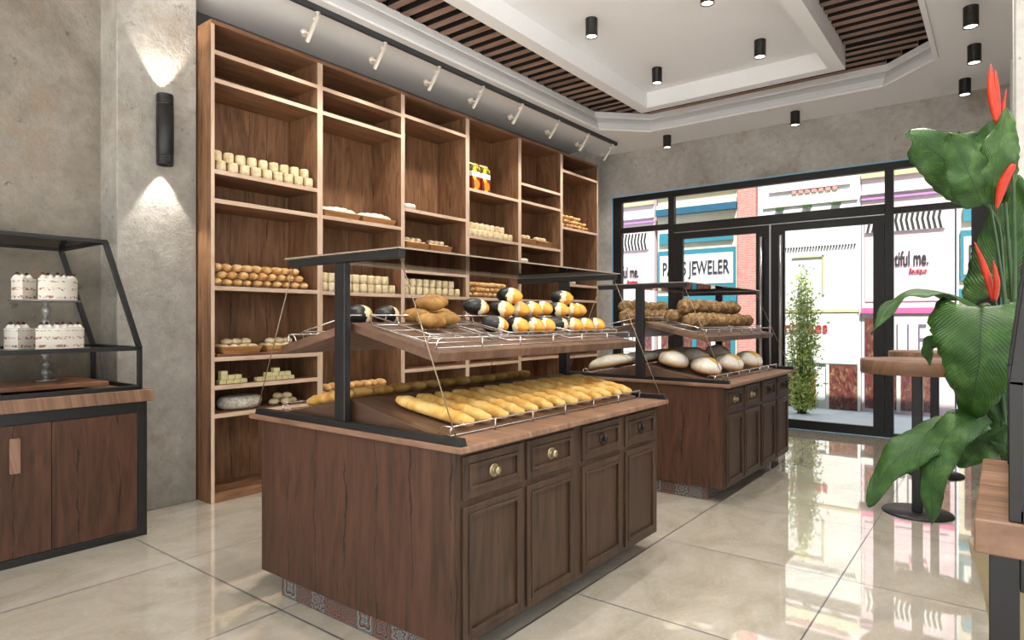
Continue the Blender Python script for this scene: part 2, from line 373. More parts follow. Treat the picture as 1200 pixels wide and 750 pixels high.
        return o
def B(x0, x1, y0, y1, z0, z1, **k): return MB().box(x0, x1, y0, y1, z0, z1, **k)
def thing(name, label, cat, loc=(0, 0, 0), rz=0, group=None):
    o = bpy.data.objects.new(name, None); COL.objects.link(o); o.location = loc; o.rotation_euler = (0, 0, rz); o.empty_display_size = .05
    return tag(o, label, cat, group)
def tag(o, label, cat, group=None, kind=None):
    o['label'] = label; o['category'] = cat
    if group: o['group'] = group
    if kind: o['kind'] = kind
    return o
def struct(o, label=None):
    o['kind'] = 'structure'
    if label: o['label'] = label
    return o
def copy_tree(o, parent=None):
    c = o.copy(); COL.objects.link(c)
    if parent: c.parent = parent
    for ch in [q for q in o.children]: copy_tree(ch, c)
    return c
ORD = ['first', 'second', 'third', 'fourth', 'fifth', 'sixth', 'seventh', 'eighth', 'ninth', 'tenth', 'eleventh', 'twelfth', 'thirteenth',
       'fourteenth', 'fifteenth', 'sixteenth', 'seventeenth', 'eighteenth']
def fillet(pts, r=.02, n=4):
    out = [Vector(pts[0])]
    for a, b, c in zip(pts, pts[1:], pts[2:]):
        a, b, c = Vector(a), Vector(b), Vector(c); d1 = (a-b); d2 = (c-b); q = min(r, d1.length*.45, d2.length*.45)
        p1 = b+d1.normalized()*q; p2 = b+d2.normalized()*q
        for i in range(n+1): u = i/n; out.append(p1*(1-u)**2+b*2*u*(1-u)+p2*u*u)
    out.append(Vector(pts[-1])); return out

# ================================================================ ROOM
CE = 3.94
struct(B(-5.6, 3.2, -3.0, 8.95, -.12, 0).build('floor', 'marble_tiles'), 'polished beige marble tile floor')
struct(B(-5.5, -5.26, -3.0, 1.868, 0, 4.4).build('wall_left', 'concrete_warm'), 'rough brownish concrete wall behind the cake case')
struct(B(-5.5, -4.97, 1.868, 2.43, 0, CE).build('wall_left_pier', 'concrete_plaster', bevel=.006), 'concrete pier carrying the wall light')
struct(B(-5.5, -5.26, 2.43, 8.26, 0, 4.4).build('wall_left_niche', 'dark_wall'), 'dark wall behind the tall shelving')
struct(B(-5.5, -4.97, 8.26, 8.95, 0, CE).build('wall_left_end', 'concrete_grey'), 'grey concrete end pier beside the shelving')
# window wall, with the opening x -4.78..0.6, z 0..3.28
WY = 8.71
struct(B(-4.97, .9, WY, WY+.24, 3.285, 4.4).build('wall_window', 'concrete_grey'), 'grey concrete wall above the shopfront')
struct(B(-4.97, -4.785, WY, WY+.24, 0, 3.285).build('wall_window_side', 'concrete_grey'))
struct(B(-.02, .9, WY, WY+.24, 0, 3.285).build('wall_window_corner', 'concrete_grey'))
struct(B(.36, .6, 4.02, WY, 0, CE).build('wall_right', 'concrete_grey'))
struct(B(.045, .36, 7.9, 8.3, 0, CE).build('wall_right_pilaster', 'white_paint'), 'white pilaster at the far right corner')
struct(B(.036, .36, 4.0, 4.4, 0, CE, ).build('wall_right_pier', 'concrete_grey', bevel=.01), 'concrete pier at the right edge')
# reveal lining (blue daylight put into its colour) around the shopfront opening
mb = MB(); mb.box(-4.785, -4.77, WY-.003, WY+.16, 0, 3.27); mb.box(-4.785, -.02, WY-.003, WY+.16, 3.27, 3.285); mb.box(-.035, -.02, WY-.003, WY+.16, 0, 3.27)
mb.box(-4.77, -.035, WY-.012, WY+.02, .0005, .004)
struct(mb.build('trim_1', 'reveal_daylight'), 'reveal around the shopfront opening with blue daylight put into its colour')

# ceiling with chamfered tray
XL, XR, YN, YF, CH = -4.27, -.5, 1.15, 7.9, .52
octo = [(XL, YN+CH), (XL+CH, YN), (XR-CH, YN), (XR, YN+CH), (XR, YF-CH), (XR-CH, YF), (XL+CH, YF), (XL, YF-CH)]
mb = MB(); z0, z1 = CE, CE+.04
ou = [(-5.5, -3), (3.2, -3), (3.2, 8.95), (-5.5, 8.95)]
# ring as strips around the octagon
def q(p): return mb.v.append(p) or len(mb.v)-1
def slab(poly):
    b = len(mb.v); n = len(poly)
    for p in poly: mb.v.append((p[0], p[1], z0))
    for p in poly: mb.v.append((p[0], p[1], z1))
    mb.face([b+i for i in range(n)][::-1]); mb.face([b+n+i for i in range(n)])
    for i in range(n): j = (i+1) % n; mb.face([b+i, b+j, b+n+j, b+n+i])
slab([(-5.26, -3), (XL, -3), (XL, 8.71), (-5.26, 8.71)])
slab([(XR, -3), (3.2, -3), (3.2, 8.71), (XR, 8.71)])
slab([(XL, YF), (XR, YF), (XR, 8.71), (XL, 8.71)])
slab([(XL, -3), (XR, -3), (XR, YN), (XL, YN)])
for a, b_, c_ in (((XL, YF-CH), (XL+CH, YF), (XL, YF)), ((XR-CH, YF), (XR, YF-CH), (XR, YF)), ((XL+CH, YN), (XL, YN+CH), (XL, YN)), ((XR, YN+CH), (XR-CH, YN), (XR, YN))): slab([a, b_, c_])
struct(mb.build('ceiling', 'ceiling_paint'), 'white ceiling around the recessed tray')
struct(B(-5.5, 3.2, -3, 8.95, 4.3, 4.42).build('ceiling_deck', 'dark_wall'))
# crown moulding: profile (offset outward from the opening, z)
prof = [(-.0, CE-.035), (-.035, CE-.03), (-.035, CE-.005), (-.012, CE+.002), (-.012, CE+.03), (.0, CE+.038), (-.004, CE+.07), (.022, CE+.125), (.03, CE+.165), (.01, CE+.17), (.012, CE+.185), (-.0, CE+.19), (.1, CE+.235)]
prof = [(.03, CE-.001), (.03, CE-.03), (.0, CE-.034), (-.012, CE-.02), (-.012, CE-.004), (.004, CE+.004), (.004, CE+.03), (.016, CE+.036), (.02, CE+.07), (.045, CE+.12), (.075, CE+.155), (.062, CE+.16), (.062, CE+.18), (.08, CE+.185), (.08, CE+.235), (.12, CE+.235)]
prof = [(p[0]-.03, p[1]) for p in prof]
def offset(poly, d):
    n = len(poly); out = []
    for i in range(n):
        a, b_, c_ = Vector(poly[i-1]), Vector(poly[i]), Vector(poly[(i+1) % n])
        d1 = (b_-a).normalized(); d2 = (c_-b_).normalized(); n1 = Vector((-d1.y, d1.x)); n2 = Vector((-d2.y, d2.x))
        m = (n1+n2).normalized(); out.append(b_+m*d/m.dot(n1))
    return out
cen = Vector(((XL+XR)/2, (YN+YF)/2))
mb = MB(); rings = []
for d, z in prof:
    A = offset(octo, d); Bq = offset(octo, -d)
    R_ = A if ((A[0]-cen).length > (Bq[0]-cen).length) == (d > 0) else Bq
    rings.append([(p.x, p.y, z) for p in R_])
for r_ in rings: mb.v += r_
n8 = len(octo)
for i in range(len(prof)-1):
    for k in range(n8): l = (k+1) % n8; mb.face([i*n8+k, i*n8+l, (i+1)*n8+l, (i+1)*n8+k])
struct(mb.build('trim_2', 'ceiling_paint'), 'white crown moulding around the ceiling tray')
# inner beam frame and inner ceiling
mb = MB(); a0, a1, b0, b1 = -3.56, -1.285, 1.75, 7.24; w = .14
for bx in ((a0, a0+w, b0, b1), (a1-w, a1, b0, b1), (a0+w, a1-w, b0, b0+w), (a0+w, a1-w, b1-w, b1)): mb.box(*bx, 3.96, 4.29)
struct(mb.build('trim_3', 'ceiling_paint'), 'white beam frame hanging inside the ceiling tray')
struct(B(a0+w, a1-w, b0+w, b1-w, 4.146, 4.29).build('ceiling_inner', 'ceiling_paint'), 'white inner ceiling panel')
struct(B(XL-.15, XR+.15, YN-.1, YF+.12, 4.285, 4.298).build('ceiling_backing', 'gap_shade_black'))
# slats run across the tray (X), clipped to the octagon and leaving out the inner frame
mb = MB(); y = YN+.03; GF = {'y-': 1, 'y+': 1, 't': 1}  # slat sides and tops blackened, gap shade painted on
while y < YF+.05:
    yy0, yy1 = y, y+.086
    def lim(yv):
        if yv > YF-CH: k = yv-(YF-CH)
        elif yv < YN+CH: k = (YN+CH)-yv
        else: k = 0
        return XL-.05+k*.98, XR+.05-k*.98
    l0, r0 = lim(yy0); l1, r1 = lim(yy1); l = max(l0, l1); r = min(r0, r1)
    if b0-.02 < y and y < b1-.04:
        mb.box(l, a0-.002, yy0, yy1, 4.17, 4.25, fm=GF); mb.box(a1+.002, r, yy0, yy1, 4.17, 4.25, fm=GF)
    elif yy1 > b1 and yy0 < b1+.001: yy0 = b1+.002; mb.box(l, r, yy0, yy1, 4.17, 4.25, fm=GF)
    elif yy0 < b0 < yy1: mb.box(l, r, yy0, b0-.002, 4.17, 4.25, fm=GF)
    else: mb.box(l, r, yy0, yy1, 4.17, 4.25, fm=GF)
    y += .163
struct(mb.build('ceiling_slats', ['slat_wood', 'gap_shade_black']), 'brown wooden slats lining the ceiling tray')

# ---------------------------------------------------------------- shopfront (window wall): frames, panes, doors
FY = WY+.05
wt = struct(thing('window_1', 'black framed glass shopfront', 'window'))
del wt['category']
def fr(x0, x1, z0, z1, y0=FY-.03, y1=FY+.05, name='window_frame', par=wt, mat='frame_metal'): return B(x0, x1, y0, y1, z0, z1).build(name, mat, par, bevel=.003)
fr(-4.77, -4.63, 0, 3.27); fr(-3.87, -3.78, 0, 3.19); fr(-1.13, -1.04, 0, 3.19); fr(-.29, -.035, 0, 3.27, y0=FY-.06)
fr(-4.63, -.29, 3.185, 3.27); fr(-4.63, -3.87, 2.72, 2.80); fr(-3.78, -1.13, 2.66, 2.785); fr(-1.04, -.29, 2.66, 2.735)
fr(-4.63, -3.87, 0, .1); fr(-1.04, -.29, 0, .05)
B(-3.78, -1.13, FY-.035, FY-.03, 2.655, 2.662).build('window_trim', 'brushed_steel', wt)
gl = MB()
for x0, x1, z0, z1 in ((-4.63, -3.87, .1, 2.72), (-4.63, -3.87, 2.8, 3.185), (-3.78, -1.13, 2.785, 3.185), (-1.04, -.29, .05, 2.66), (-1.04, -.29, 2.735, 3.185)):
    B(x0, x1, FY, FY+.01, z0, z1).build('window_pane', 'clear_glass', wt)
def sdoor(name, x0, x1, hx, lab, l_st, r_st):
    d = struct(thing(name, lab, 'door')); del d['category']
    B(x0, x0+l_st, FY-.025, FY+.03, 0.004, 2.65).build('door_stile', 'frame_metal', d); B(x1-r_st, x1, FY-.025, FY+.03, 0.004, 2.65).build('door_stile', 'frame_metal', d)
    B(x0+l_st, x1-r_st, FY-.025, FY+.03, 2.56, 2.65).build('door_rail', 'frame_metal', d); B(x0+l_st, x1-r_st, FY-.025, FY+.03, 0.004, .115).build('door_rail', 'frame_metal', d)
    B(x0+l_st, x1-r_st, FY, FY+.01, .115, 2.56).build('door_pane', 'clear_glass', d)
    h = MB().tube([(hx, FY-.09, .35), (hx, FY-.09, 2.5)], .022, 12)
    for z in (.55, 2.3): h.tube([(hx, FY-.09, z), (hx, FY-.025, z)], .012, 8)
    h.build('door_handle', 'brushed_steel', d)
sdoor('door_1', -3.77, -2.455, -2.545, 'left black framed glass door with tall steel handle', .12, .17)
sdoor('door_2', -2.435, -1.135, -2.3, 'right black framed glass door with tall steel handle', .17, .115)
B(-2.453, -2.437, FY-.03, FY-.02, .01, 2.66).build('door_seal', 'brushed_steel', wt)

# ================================================================ STREET
struct(B(3.2, 16, -3, 8.95, -.12, -.0).build('bounce_side_ground', 'bounce_pale'), 'added pale ground along the open right side, bouncing sunlight inside')  # unseen ground added to bounce sunlight in from the right
struct(B(-10, 16, -16, -3.0, -.12, -.0).build('bounce_rear_ground', 'bounce_pale'), 'added pale ground behind the viewpoint, bouncing sunlight inside')  # added behind the camera, out of view, to throw sunlight up at the ceiling
struct(B(-14, 8, 8.95, 13, -.12, -.0).build('street_ground', 'paving'), 'pale blue-grey paving outside the shopfront')
SYF = 11.0
def text(s, x, z, h, mat, parent, name, y=SYF-.035, wscale=.6, font=None, depth=.008, shear=0, wt=.008):
    cu = bpy.data.curves.new('letters', 'FONT'); cu.body = s; cu.size = 1; cu.extrude = depth/max(h, .01); cu.shear = shear; cu.align_x = 'LEFT'; cu.offset = wt
    to = bpy.data.objects.new('letters_tmp', cu); COL.objects.link(to)
    dg = bpy.context.evaluated_depsgraph_get(); me = bpy.data.meshes.new_from_object(to.evaluated_get(dg)); bpy.data.objects.remove(to)
    o = bpy.data.objects.new(name, me); me.materials.clear(); me.materials.append(M[mat]); COL.objects.link(o)
    xs = [v.co.x for v in me.vertices]; ys = [v.co.y for v in me.vertices]; mx, my = min(xs), min(ys); W_ = max(xs)-mx; H_ = max(ys)-my
    for v in me.vertices: v.co = ((v.co.x-mx), (v.co.y-my), v.co.z)
    sc = h/H_; o.scale = (wscale/W_, sc, h); o.rotation_euler = (PI/2, 0, 0); o.location = (x, y, z); o.parent = parent
    return o
HZ = 4.9
def jeweller(x, lab, full=True):
    j = thing('jeweller_shop', lab, 'building', (x, SYF, 0))
    Y = 0
    w = 1.46 if full else 1.5
    B(0, w, Y, .5, 0, HZ).build('wall', 'wall_cream', j)
    s = thing('shop_sign', 'x', 'x', (0, 0, 0)); s.parent = j
    for k in ('label', 'category'): del s[k]
    B(0.02, w-.02, Y-.03, Y, 1.95, 2.66).build('sign_frame', 'teal_paint', s); B(.06, w-.06, Y-.036, Y-.03, 2.04, 2.57).build('sign_board', 'sign_white', s)
    text('PARIS JEWELER', .12, 2.13, .32, 'letter_navy', s, 'letters', y=Y-.04, wscale=w-.24)
    B(.05, w-.06, Y-.04, Y, 2.78, 2.98).build('fascia_panel', 'teal_paint', j)
    B(.0, w, Y-.09, Y, 3.30, 3.42).build('cornice', 'teal_dark', j)
    B(-.0, w, Y-.05, Y, 3.42, 3.5).build('cornice_band', 'wall_cream', j); B(0, w, Y-.03, Y, 3.62, 3.66).build('band', 'olive_trim', j)
    B(.1, w-.5, Y-.03, Y, 3.72, 3.86).build('upper_sign', 'wall_pink', j)
    for k in range(4):
        x0 = .08+k*.34; B(x0, x0+.26, Y-.02, Y, .25, 1.55).build('shop_window', 'shop_interior', j); B(x0+.26, x0+.33, Y-.045, Y, 0, 1.72).build('pilaster', 'teal_paint' if k % 2 else 'sign_white', j)
    B(0, w, Y-.05, Y, 1.72, 1.84).build('lintel', 'teal_paint', j)
    B(0, w, Y-.06, Y, 0, .22).build('plinth', 'sign_white', j)
    return j
def boutique(x, lab):
    b = thing('boutique', lab, 'building', (x, SYF, 0)); w = 1.17; Y = 0
    B(0, w, Y, .5, 0, HZ).build('wall', 'wall_pink', b)
    c = MB(); z0, z1 = 2.72, 3.03; n = 15; sw = 1.0/n; 
    c.box(.05, 1.06, -.03, 0, z0-.0, z1, mi=0); H = (z1-z0)
    for i in range(n):
        for r_ in range(2):
            xa = .055+i*sw; sgn = 1 if (i < 5) else -1; k = .03*sgn*(1 if r_ else 0); k2 = .03*sgn*(0 if r_ else 1)
            za = z0+r_*H/2; zb = za+H/2
            xa0 = xa+.02+(k if r_ else 0)-(0); 
            o0 = 0 if r_ == 0 else .03*sgn; o1 = .03*sgn if r_ == 0 else 0
            c.hexa([(xa+o0+.01, -.034, za), (xa+o0+.045, -.034, za), (xa+o0+.045, -.03, za), (xa+o0+.01, -.03, za), (xa+o1+.01, -.034, zb), (xa+o1+.045, -.034, zb), (xa+o1+.045, -.03, zb), (xa+o1+.01, -.03, zb)], 1)
    c.build('chevron_panel', ['chevron_white', 'chevron_black'], b)
    s = B(.05, 1.1, -.012, 0, 1.68, 2.66).build('sign_board', 'wall_pink', b)
    text('beautiful me.', .2, 2.2, .22, 'letter_black', b, 'letters', y=-.02, wscale=.66)
    text('Boutique', .62, 2.06, .1, 'letter_red', b, 'letters_small', y=-.02, wscale=.22, shear=.3)
    B(0.0, w, -.06, 0, 1.50, 1.58).build('awning_band', 'pink_band', b)
    B(0, w, -.03, 0, 3.12, 3.2).build('band', 'lilac', b) if False else None
    B(0, w, -.05, 0, 3.3, 3.36).build('upper_band', 'wall_white', b); B(0, w, -.04, 0, 3.55, 3.66).build('trim_band', 'olive_trim', b); B(0, w, -.03, 0, 3.22, 3.25).build('line_band', 'lilac', b)
    for x0, x1, z0, z1 in ((.05, .3, .84, 1.42), (.05, .24, .06, .66), (.34, .46, .06, .66), (.5, .74, .06, .66), (.8, .98, .06, .66), (.98, 1.12, .84, 1.42)): B(x0, x1, -.02, 0, z0, z1).build('shop_window', 'shop_interior', b)
    for x0 in (.245, .465, .745): B(x0, x0+.05, -.035, 0, 0.03, .7).build('window_post', 'lilac' if x0 < .3 else 'sign_white', b)
    bn = B(.36, .93, -.035, 0, .8, 1.46).build('banner', 'sign_white', b); text('ILLE', .4, .9, .44, 'letter_outline', bn, 'letters', y=-.04, wscale=.44, wt=-.02)
    B(0, w, -.05, 0, .69, .78).build('ledge', 'sign_white', b)
    return b
J1 = jeweller(-5.08, 'cream jeweller shop with white and teal sign, left across the street')
J2 = jeweller(-.51, 'teal trimmed jeweller shop half hidden behind the plant leaves')
Bt1 = boutique(-6.32, 'pink boutique front at far left edge of the shopfront glass')
Bt2 = boutique(-1.73, 'pink boutique front seen to the right of the glass door')
br = thing('brick_pier', 'red brick pier between jeweller shop and white building', 'wall', (-3.6, SYF, 0)); B(0, .3, -.04, .5, 0, HZ).build('brickwork', 'brick_red', br); B(-.02, .32, -.07, .5, 3.1, 3.16).build('band', 'brick_red', br)
wb = thing('white_building', 'white shop building with red lettering behind the bush', 'building', (-3.28, SYF, 0))
B(0, 1.54, 0, .5, 0, HZ).build('wall', 'wall_white', wb)
B(.0, 1.52, -.04, 0, 1.52, 1.57).build('cornice', 'olive_trim', wb)
sg = B(.3, 1.5, -.03, 0, .72, 1.5).build('sign_board', 'sign_white', wb); text('Antiques', .28, 1.14, .24, 'letter_red', sg, 'letters', y=-.035, wscale=.8)
B(1.1, 1.5, -.02, 0, .0, .69).build('shop_door', 'shop_interior', wb); B(1.06, 1.1, -.035, 0, 0, .7).build('door_post', 'sign_white', wb); B(1.5, 1.54, -.035, 0, 0, .7).build('door_post', 'sign_white', wb)
B(.25, .9, -.02, 0, .0, .6).build('shop_window', 'shop_interior', wb)
mb = MB()
for i in range(26): mb.box(.4+i*.042, .42+i*.042, -.03, 0, 2.55, 2.575)
mb.build('dentil_row', 'letter_black', wb)
for i in range(7): B(.55+i*.1, .62+i*.1, -.03, 0, 3.44, 3.49).build('window_shutter', 'brick_red', wb)
for i in range(4): B(.12+i*.32, .3+i*.32, -.022, 0, 3.68, 3.9).build('upper_window', 'shop_interior' if i % 2 else 'lilac', wb)
for i in range(3): B(.3+i*.42, .42+i*.42, -.04, 0, 3.2, 3.24).build('planter', 'stem_green', wb)
B(.55, 1.02, -.02, 0, 2.4, 2.43).build('window_trim', 'olive_trim', wb); B(1.0, 1.03, -.02, 0, 1.8, 2.43).build('window_trim', 'olive_trim', wb)
B(0, 1.54, -.03, 0, 3.02, 3.05).build('thin_band', 'chevron_black', wb); B(0, 1.54, -.03, 0, 3.12, 3.14).build('thin_band', 'letter_navy', wb); B(0.2, 1.4, -.03, 0, 3.5, 3.62).build('upper_panel', 'wall_pink', wb); B(0.1, 1.5, -.025, 0, 3.25, 3.4).build('upper_panel', 'wall_cream', wb)
struct(B(1.1, 8, SYF, SYF+.5, 0, HZ).build('wall_street_right', 'wall_cream')); struct(B(-14, -6.33, SYF, SYF+.5, 0, HZ).build('wall_street_left', 'wall_white'))
# small white ovoid lanterns in front of the boutique
for i, (x, lab) in enumerate(((-.97, 'white oval lantern hanging low between the table posts'), (-1.46, 'white oval vase beside the right door post across the street'))):
    o = MB().lathe([(.001, 0), (.03, .01), (.05, .08), (.055, .17), (.045, .26), (.02, .31), (.012, .33)], 16).build('oval_vase', 'sign_white', None, (x, SYF-.2, .0)); tag(o, lab, 'vase')

# bush: many small leaf cards on branches, one plant
def bush(x, y, h, w, lab):
    t_ = thing('street_bush', lab, 'plant', (x, y, 0))
    br_ = MB(); lf = MB()
    for k in range(22):
        a = random.random()*2*PI; r0 = random.random()*w*.7; hh = h*(1-.55*(r0/w))*random.uniform(.75, 1.0)
        pts = [(0.3*r0*math.cos(a), .3*r0*math.sin(a), 0), (.7*r0*math.cos(a), .7*r0*math.sin(a), hh*.4), (r0*math.cos(a), r0*math.sin(a), hh)]
        br_.tube(pts, [.008, .006, .003], 5)
        for q_ in range(260):
            u = random.uniform(.04, 1); p0 = Vector(pts[0]).lerp(Vector(pts[1]), u*2) if u < .5 else Vector(pts[1]).lerp(Vector(pts[2]), u*2-1)
            p = p0+Vector((random.gauss(0, w*.22), random.gauss(0, w*.22), random.gauss(0, .05))); 
            if p.z < .05: continue
            d = Vector((random.gauss(0, .5), random.gauss(0, .5), random.uniform(-.4, 1))).normalized(); s_ = d.cross(Vector((random.random(), random.random(), .1))).normalized(); L_ = random.uniform(.035, .075)
            b = len(lf.v); lf.v += [tuple(p), tuple(p+d*L_*.5+s_*L_*.22), tuple(p+d*L_), tuple(p+d*L_*.5-s_*L_*.22)]; lf.face([b, b+1, b+2, b+3])
    br_.build('branch', 'stem_green', t_); lf.build('foliage', 'bush_leaf', t_); return t_
bush(-2.40, 10.2, 2.5, .3, 'tall yellow-green bush standing outside the glass door')

# ================================================================ TALL SHELVING
XS, XB = -4.773, -5.215
sh = thing('wall_shelving', 'tall brown wooden shelving with six bays of bread along the wall', 'shelving', (XB, 2.443, 0))
def SB(x0, x1, y0, y1, z0, z1, nm, mats, fm): return B(x0-XB, x1-XB, y0-2.443, y1-2.443, z0, z1, fm=fm).build(nm, mats, sh)
UP = [2.443, 3.392, 4.373, 5.34, 6.316, 7.263, 8.247]; UW = [.028, .055, .05, .062, .062, .06, .03]
VM = ['shelf_vertical', 'shelf_edge_lit_v']; HM = ['shelf_board', 'shelf_edge_lit_h']
for y, w in zip(UP, UW): SB(XB, XS, y, y+w, .0, 3.66, 'upright', VM, {'x+': 1})
SB(XB, XS, 2.443, 8.277, 3.66, 3.69, 'top_board', ['shelf_board'], None)
for i in range(6): SB(XB-.02, XB-.0001, UP[i]+UW[i]*0, UP[i+1], 0.0, 3.66, 'back_panel', ['shelf_vertical'], None)
for i in range(6): SB(XB, XS, UP[i]+UW[i], UP[i+1], .0, .05, 'bottom_board', HM, {'x+': 0})
LEV = [[3.465, 3.25, 2.553, 2.33, 1.662, 1.115, .897, .68], [3.465, 3.25, 2.33, 1.658, .70], [3.472, 2.53, 2.123, 1.91, 1.658, .9], [2.893, 2.36, 1.66, .9],
       [3.12, 2.904, 2.356, 2.12, 1.66, .922], [3.458, 2.68, 1.899, 1.685, .9]]
for i, L_ in enumerate(LEV):
    for z in L_: SB(XB, XS, UP[i]+UW[i], UP[i+1], z-.033, z, 'shelf', HM, {'x+': 1})

# ================================================================ BREAD BUILDERS (one mesh each, then obj.copy)
def proto(mb, name, mat):
    o = mb.build(name, mat); COL.objects.unlink(o); return o
def put(pr, loc, rot=(0, 0, 0), scale=1, label='', cat='bread', group=None):
    o = pr.copy(); COL.objects.link(o); o.location = loc; o.rotation_euler = rot
    o.scale = scale if hasattr(scale, '__len__') else (scale,)*3
    return tag(o, label, cat, group)
PUCK = proto(MB().lathe([(.001, 0), (.034, .0), (.040, .006), (.041, .03), (.041, .06), (.039, .076), (.034, .082), (.001, .083)], 20), 'cylindrical_roll', 'dough_pale')
def wob(seed, amp, fr=1):
    def f(d, p):
        n = noise.noise(Vector((d.x*fr*2+seed, d.y*fr*2, d.z*fr*2))); return p*(1+amp*n)
    return f
ROLLS = [proto(MB().blob((0, 0, 0), (.085, .042, .033), 14, 10, wob(i*3.3, .12)), 'oval_roll', 'crust_roll') for i in range(3)]
BUNS = [proto(MB().blob((0, 0, 0), (.042, .042, .027), 14, 9, wob(i*5.1, .12)), 'round_bun', 'bun_pale') for i in range(3)]
def plaitmb():
    mb = MB(); L_ = .36
    for s_ in range(2):
        pts = []; rr = []
        for i in range(41):
            u = i/40; a = u*PI*5+s_*PI; en = math.sin(PI*min(1, max(0, u)))**.45
            pts.append((.02*math.sin(a)*en, -L_/2+L_*u, .032*en*.5*math.cos(a))); rr.append(.006+.026*en)
        mb.tube(pts, rr, 10)
    return mb
PLAIT = proto(plaitmb(), 'plaited_loaf', 'crust_floured')
def baguettemb(L_=.46, r=.034):
    mb = MB(); N = 36; n = 14; b = 0
    for i in range(N+1):
        u = i/N*2-1; e = (1-abs(u)**5)**.5 if abs(u) < 1 else 0; e = max(e, .02)
        slash = .5+.5*math.cos(u*PI*6.0)
        for k in range(n):
            a = 2*PI*k/n; top = max(0, math.sin(a)); ph = .5+.5*math.cos(u*PI*6.0+1.2*math.cos(a))
            rr = r*e*(1+.10*top*ph-.05*top*(1-ph))
            mb.v.append((u*L_/2, rr*math.cos(a)*1.05, rr*math.sin(a)*.86))
    for i in range(N):
        for k in range(n): l = (k+1) % n; mb.face([i*n+k, i*n+l, (i+1)*n+l, (i+1)*n+k], 0, True)
    mb.face([k for k in range(n)][::-1]); mb.face([N*n+k for k in range(n)]); return mb
BAG = proto(baguettemb(), 'baguette', 'crust_gold')
BLACK = [proto(MB().blob((0, 0, 0), (.076, .056, .052), 20, 16, wob(i*2.2, .05)), 'black_crusted_loaf', 'crust_black') for i in range(3)]
BROWN = [proto(MB().blob((0, 0, 0), (.1, .062, .048), 18, 12, wob(i*4.2, .08)), 'brown_loaf', 'crust_brown') for i in range(2)]
def bumpy(seed):
    def f(d, p):
        n = noise.fractal(Vector((d.x*2.2+seed, d.y*2.2, d.z*2.2)), 1, 2, 4); return p*(1+.17*n)
    return f
SEED = [proto(MB().blob((0, 0, 0), (.064, .068, .062), 26, 18, bumpy(i*7.7)), 'seeded_roll', 'crust_seeded') for i in range(4)]
def boulemb(seed, r=(.125, .108, .088)):
    def f(d, p):
        n = noise.noise(Vector((d.x*2+seed, d.y*2, d.z*2))); q_ = p*(1+.04*n)
        if d.z > .5: q_.z -= .012*math.exp(-(d.y/.16)**2)*(1 if abs(d.x) < .75 else 0)
        if d.z < -.35: q_.z = -.35*r[2]+(q_.z+.35*r[2])*.35
        return q_
    return MB().blob((0, 0, 0), r, 30, 22, f)
t = NT('loaf_flour'); v, o = t.xyz(); oi = t.n('ShaderNodeObjectInfo').outputs['Random']
n1 = t.noise(v, 14, 6, .65, .4); n2 = t.noise(v, 42, 4, .7)
c = t.ramp(n1, [(.3, srgb(214, 196, 164)), (.52, srgb(236, 230, 218)), (.7, srgb(244, 240, 232))])
c = t.mix(t.ramp(n2, [(.68, (0, 0, 0, 1)), (.74, (.7, .7, .7, 1))]), c, srgb(140, 112, 84))
sl = t.math('MULTIPLY', t.math('LESS_THAN', t.math('ABSOLUTE', t.math('ADD', o[1], t.math('MULTIPLY', t.math('SUBTRACT', n1, .5), .07))), .05), t.math('GREATER_THAN', o[2], t.math('ADD', .038, t.math('MULTIPLY', n1, .03))))
c = t.mix(sl, c, srgb(228, 184, 92)); low = t.ramp(t.math('ADD', t.math('MULTIPLY', o[2], 6), .5), [(.32, (.9, .9, .9, 1)), (.6, (0, 0, 0, 1))]); c = t.mix(low, c, srgb(198, 150, 88))
rim = t.math('LESS_THAN', t.math('ABSOLUTE', t.math('SUBTRACT', t.math('ABSOLUTE', o[1]), .05)), .004); c = t.mix(t.math('MULTIPLY', rim, .5), c, srgb(170, 140, 100))
t.set(color=c, rough=.6); t.bump(n2, .25, .006)
PALE = [proto(boulemb(i*3.1), 'floured_loaf', 'loaf_flour') for i in range(3)]
CUBE = proto(B(-.027, .027, -.027, .027, 0, .034), 'butter_block', 'butter'); 
mdb = CUBE.modifiers.new('bevel', 'BEVEL'); mdb.width = .004; mdb.segments = 2
WHEEL = proto(MB().lathe([(.001, 0), (.085, 0), (.097, .01), (.098, .04), (.09, .055), (.001, .06)], 28), 'white_cheese', 'cheese_white')

BAY = ['first', 'second', 'third', 'fourth', 'fifth', 'sixth']
def pucks(bay, z, n0, n1, ya, yb, tag_, x=-4.825, dx=.0, up='top'):
    st = (yb-ya)/(n0-1)
    for r_, n in enumerate((n0, n1)):
        for i in range(n):
            y = ya+i*st+(st*.0 if r_ == 0 else (-.012 if dx else .0)); s_ = random.uniform(.94, 1.0)*min(1, st/.086)
            put(PUCK, (x-dx*r_, y, z+.0835*r_*min(1, st/.086) + .0005), (0, 0, random.random()*6), (s_, s_, min(1, st/.086)),
                f'pale cylindrical roll, {ORD[i]} from left in {"lower" if r_ == 0 else "upper"} row {tag_}', 'bread roll', f'cylindrical rolls {tag_}')
pucks(0, 2.553, 9, 9, 2.545, 3.335, 'high in the first bay', dx=.045)
pucks(1, 1.658, 10, 9, 3.49, 4.29, 'at mid height in the second bay')
pucks(2, 1.658, 9, 8, 4.47, 5.24, 'at mid height in the third bay')
pucks(3, 2.36, 9, 8, 5.445, 6.2, 'below the cartons in the fourth bay', dx=.045)
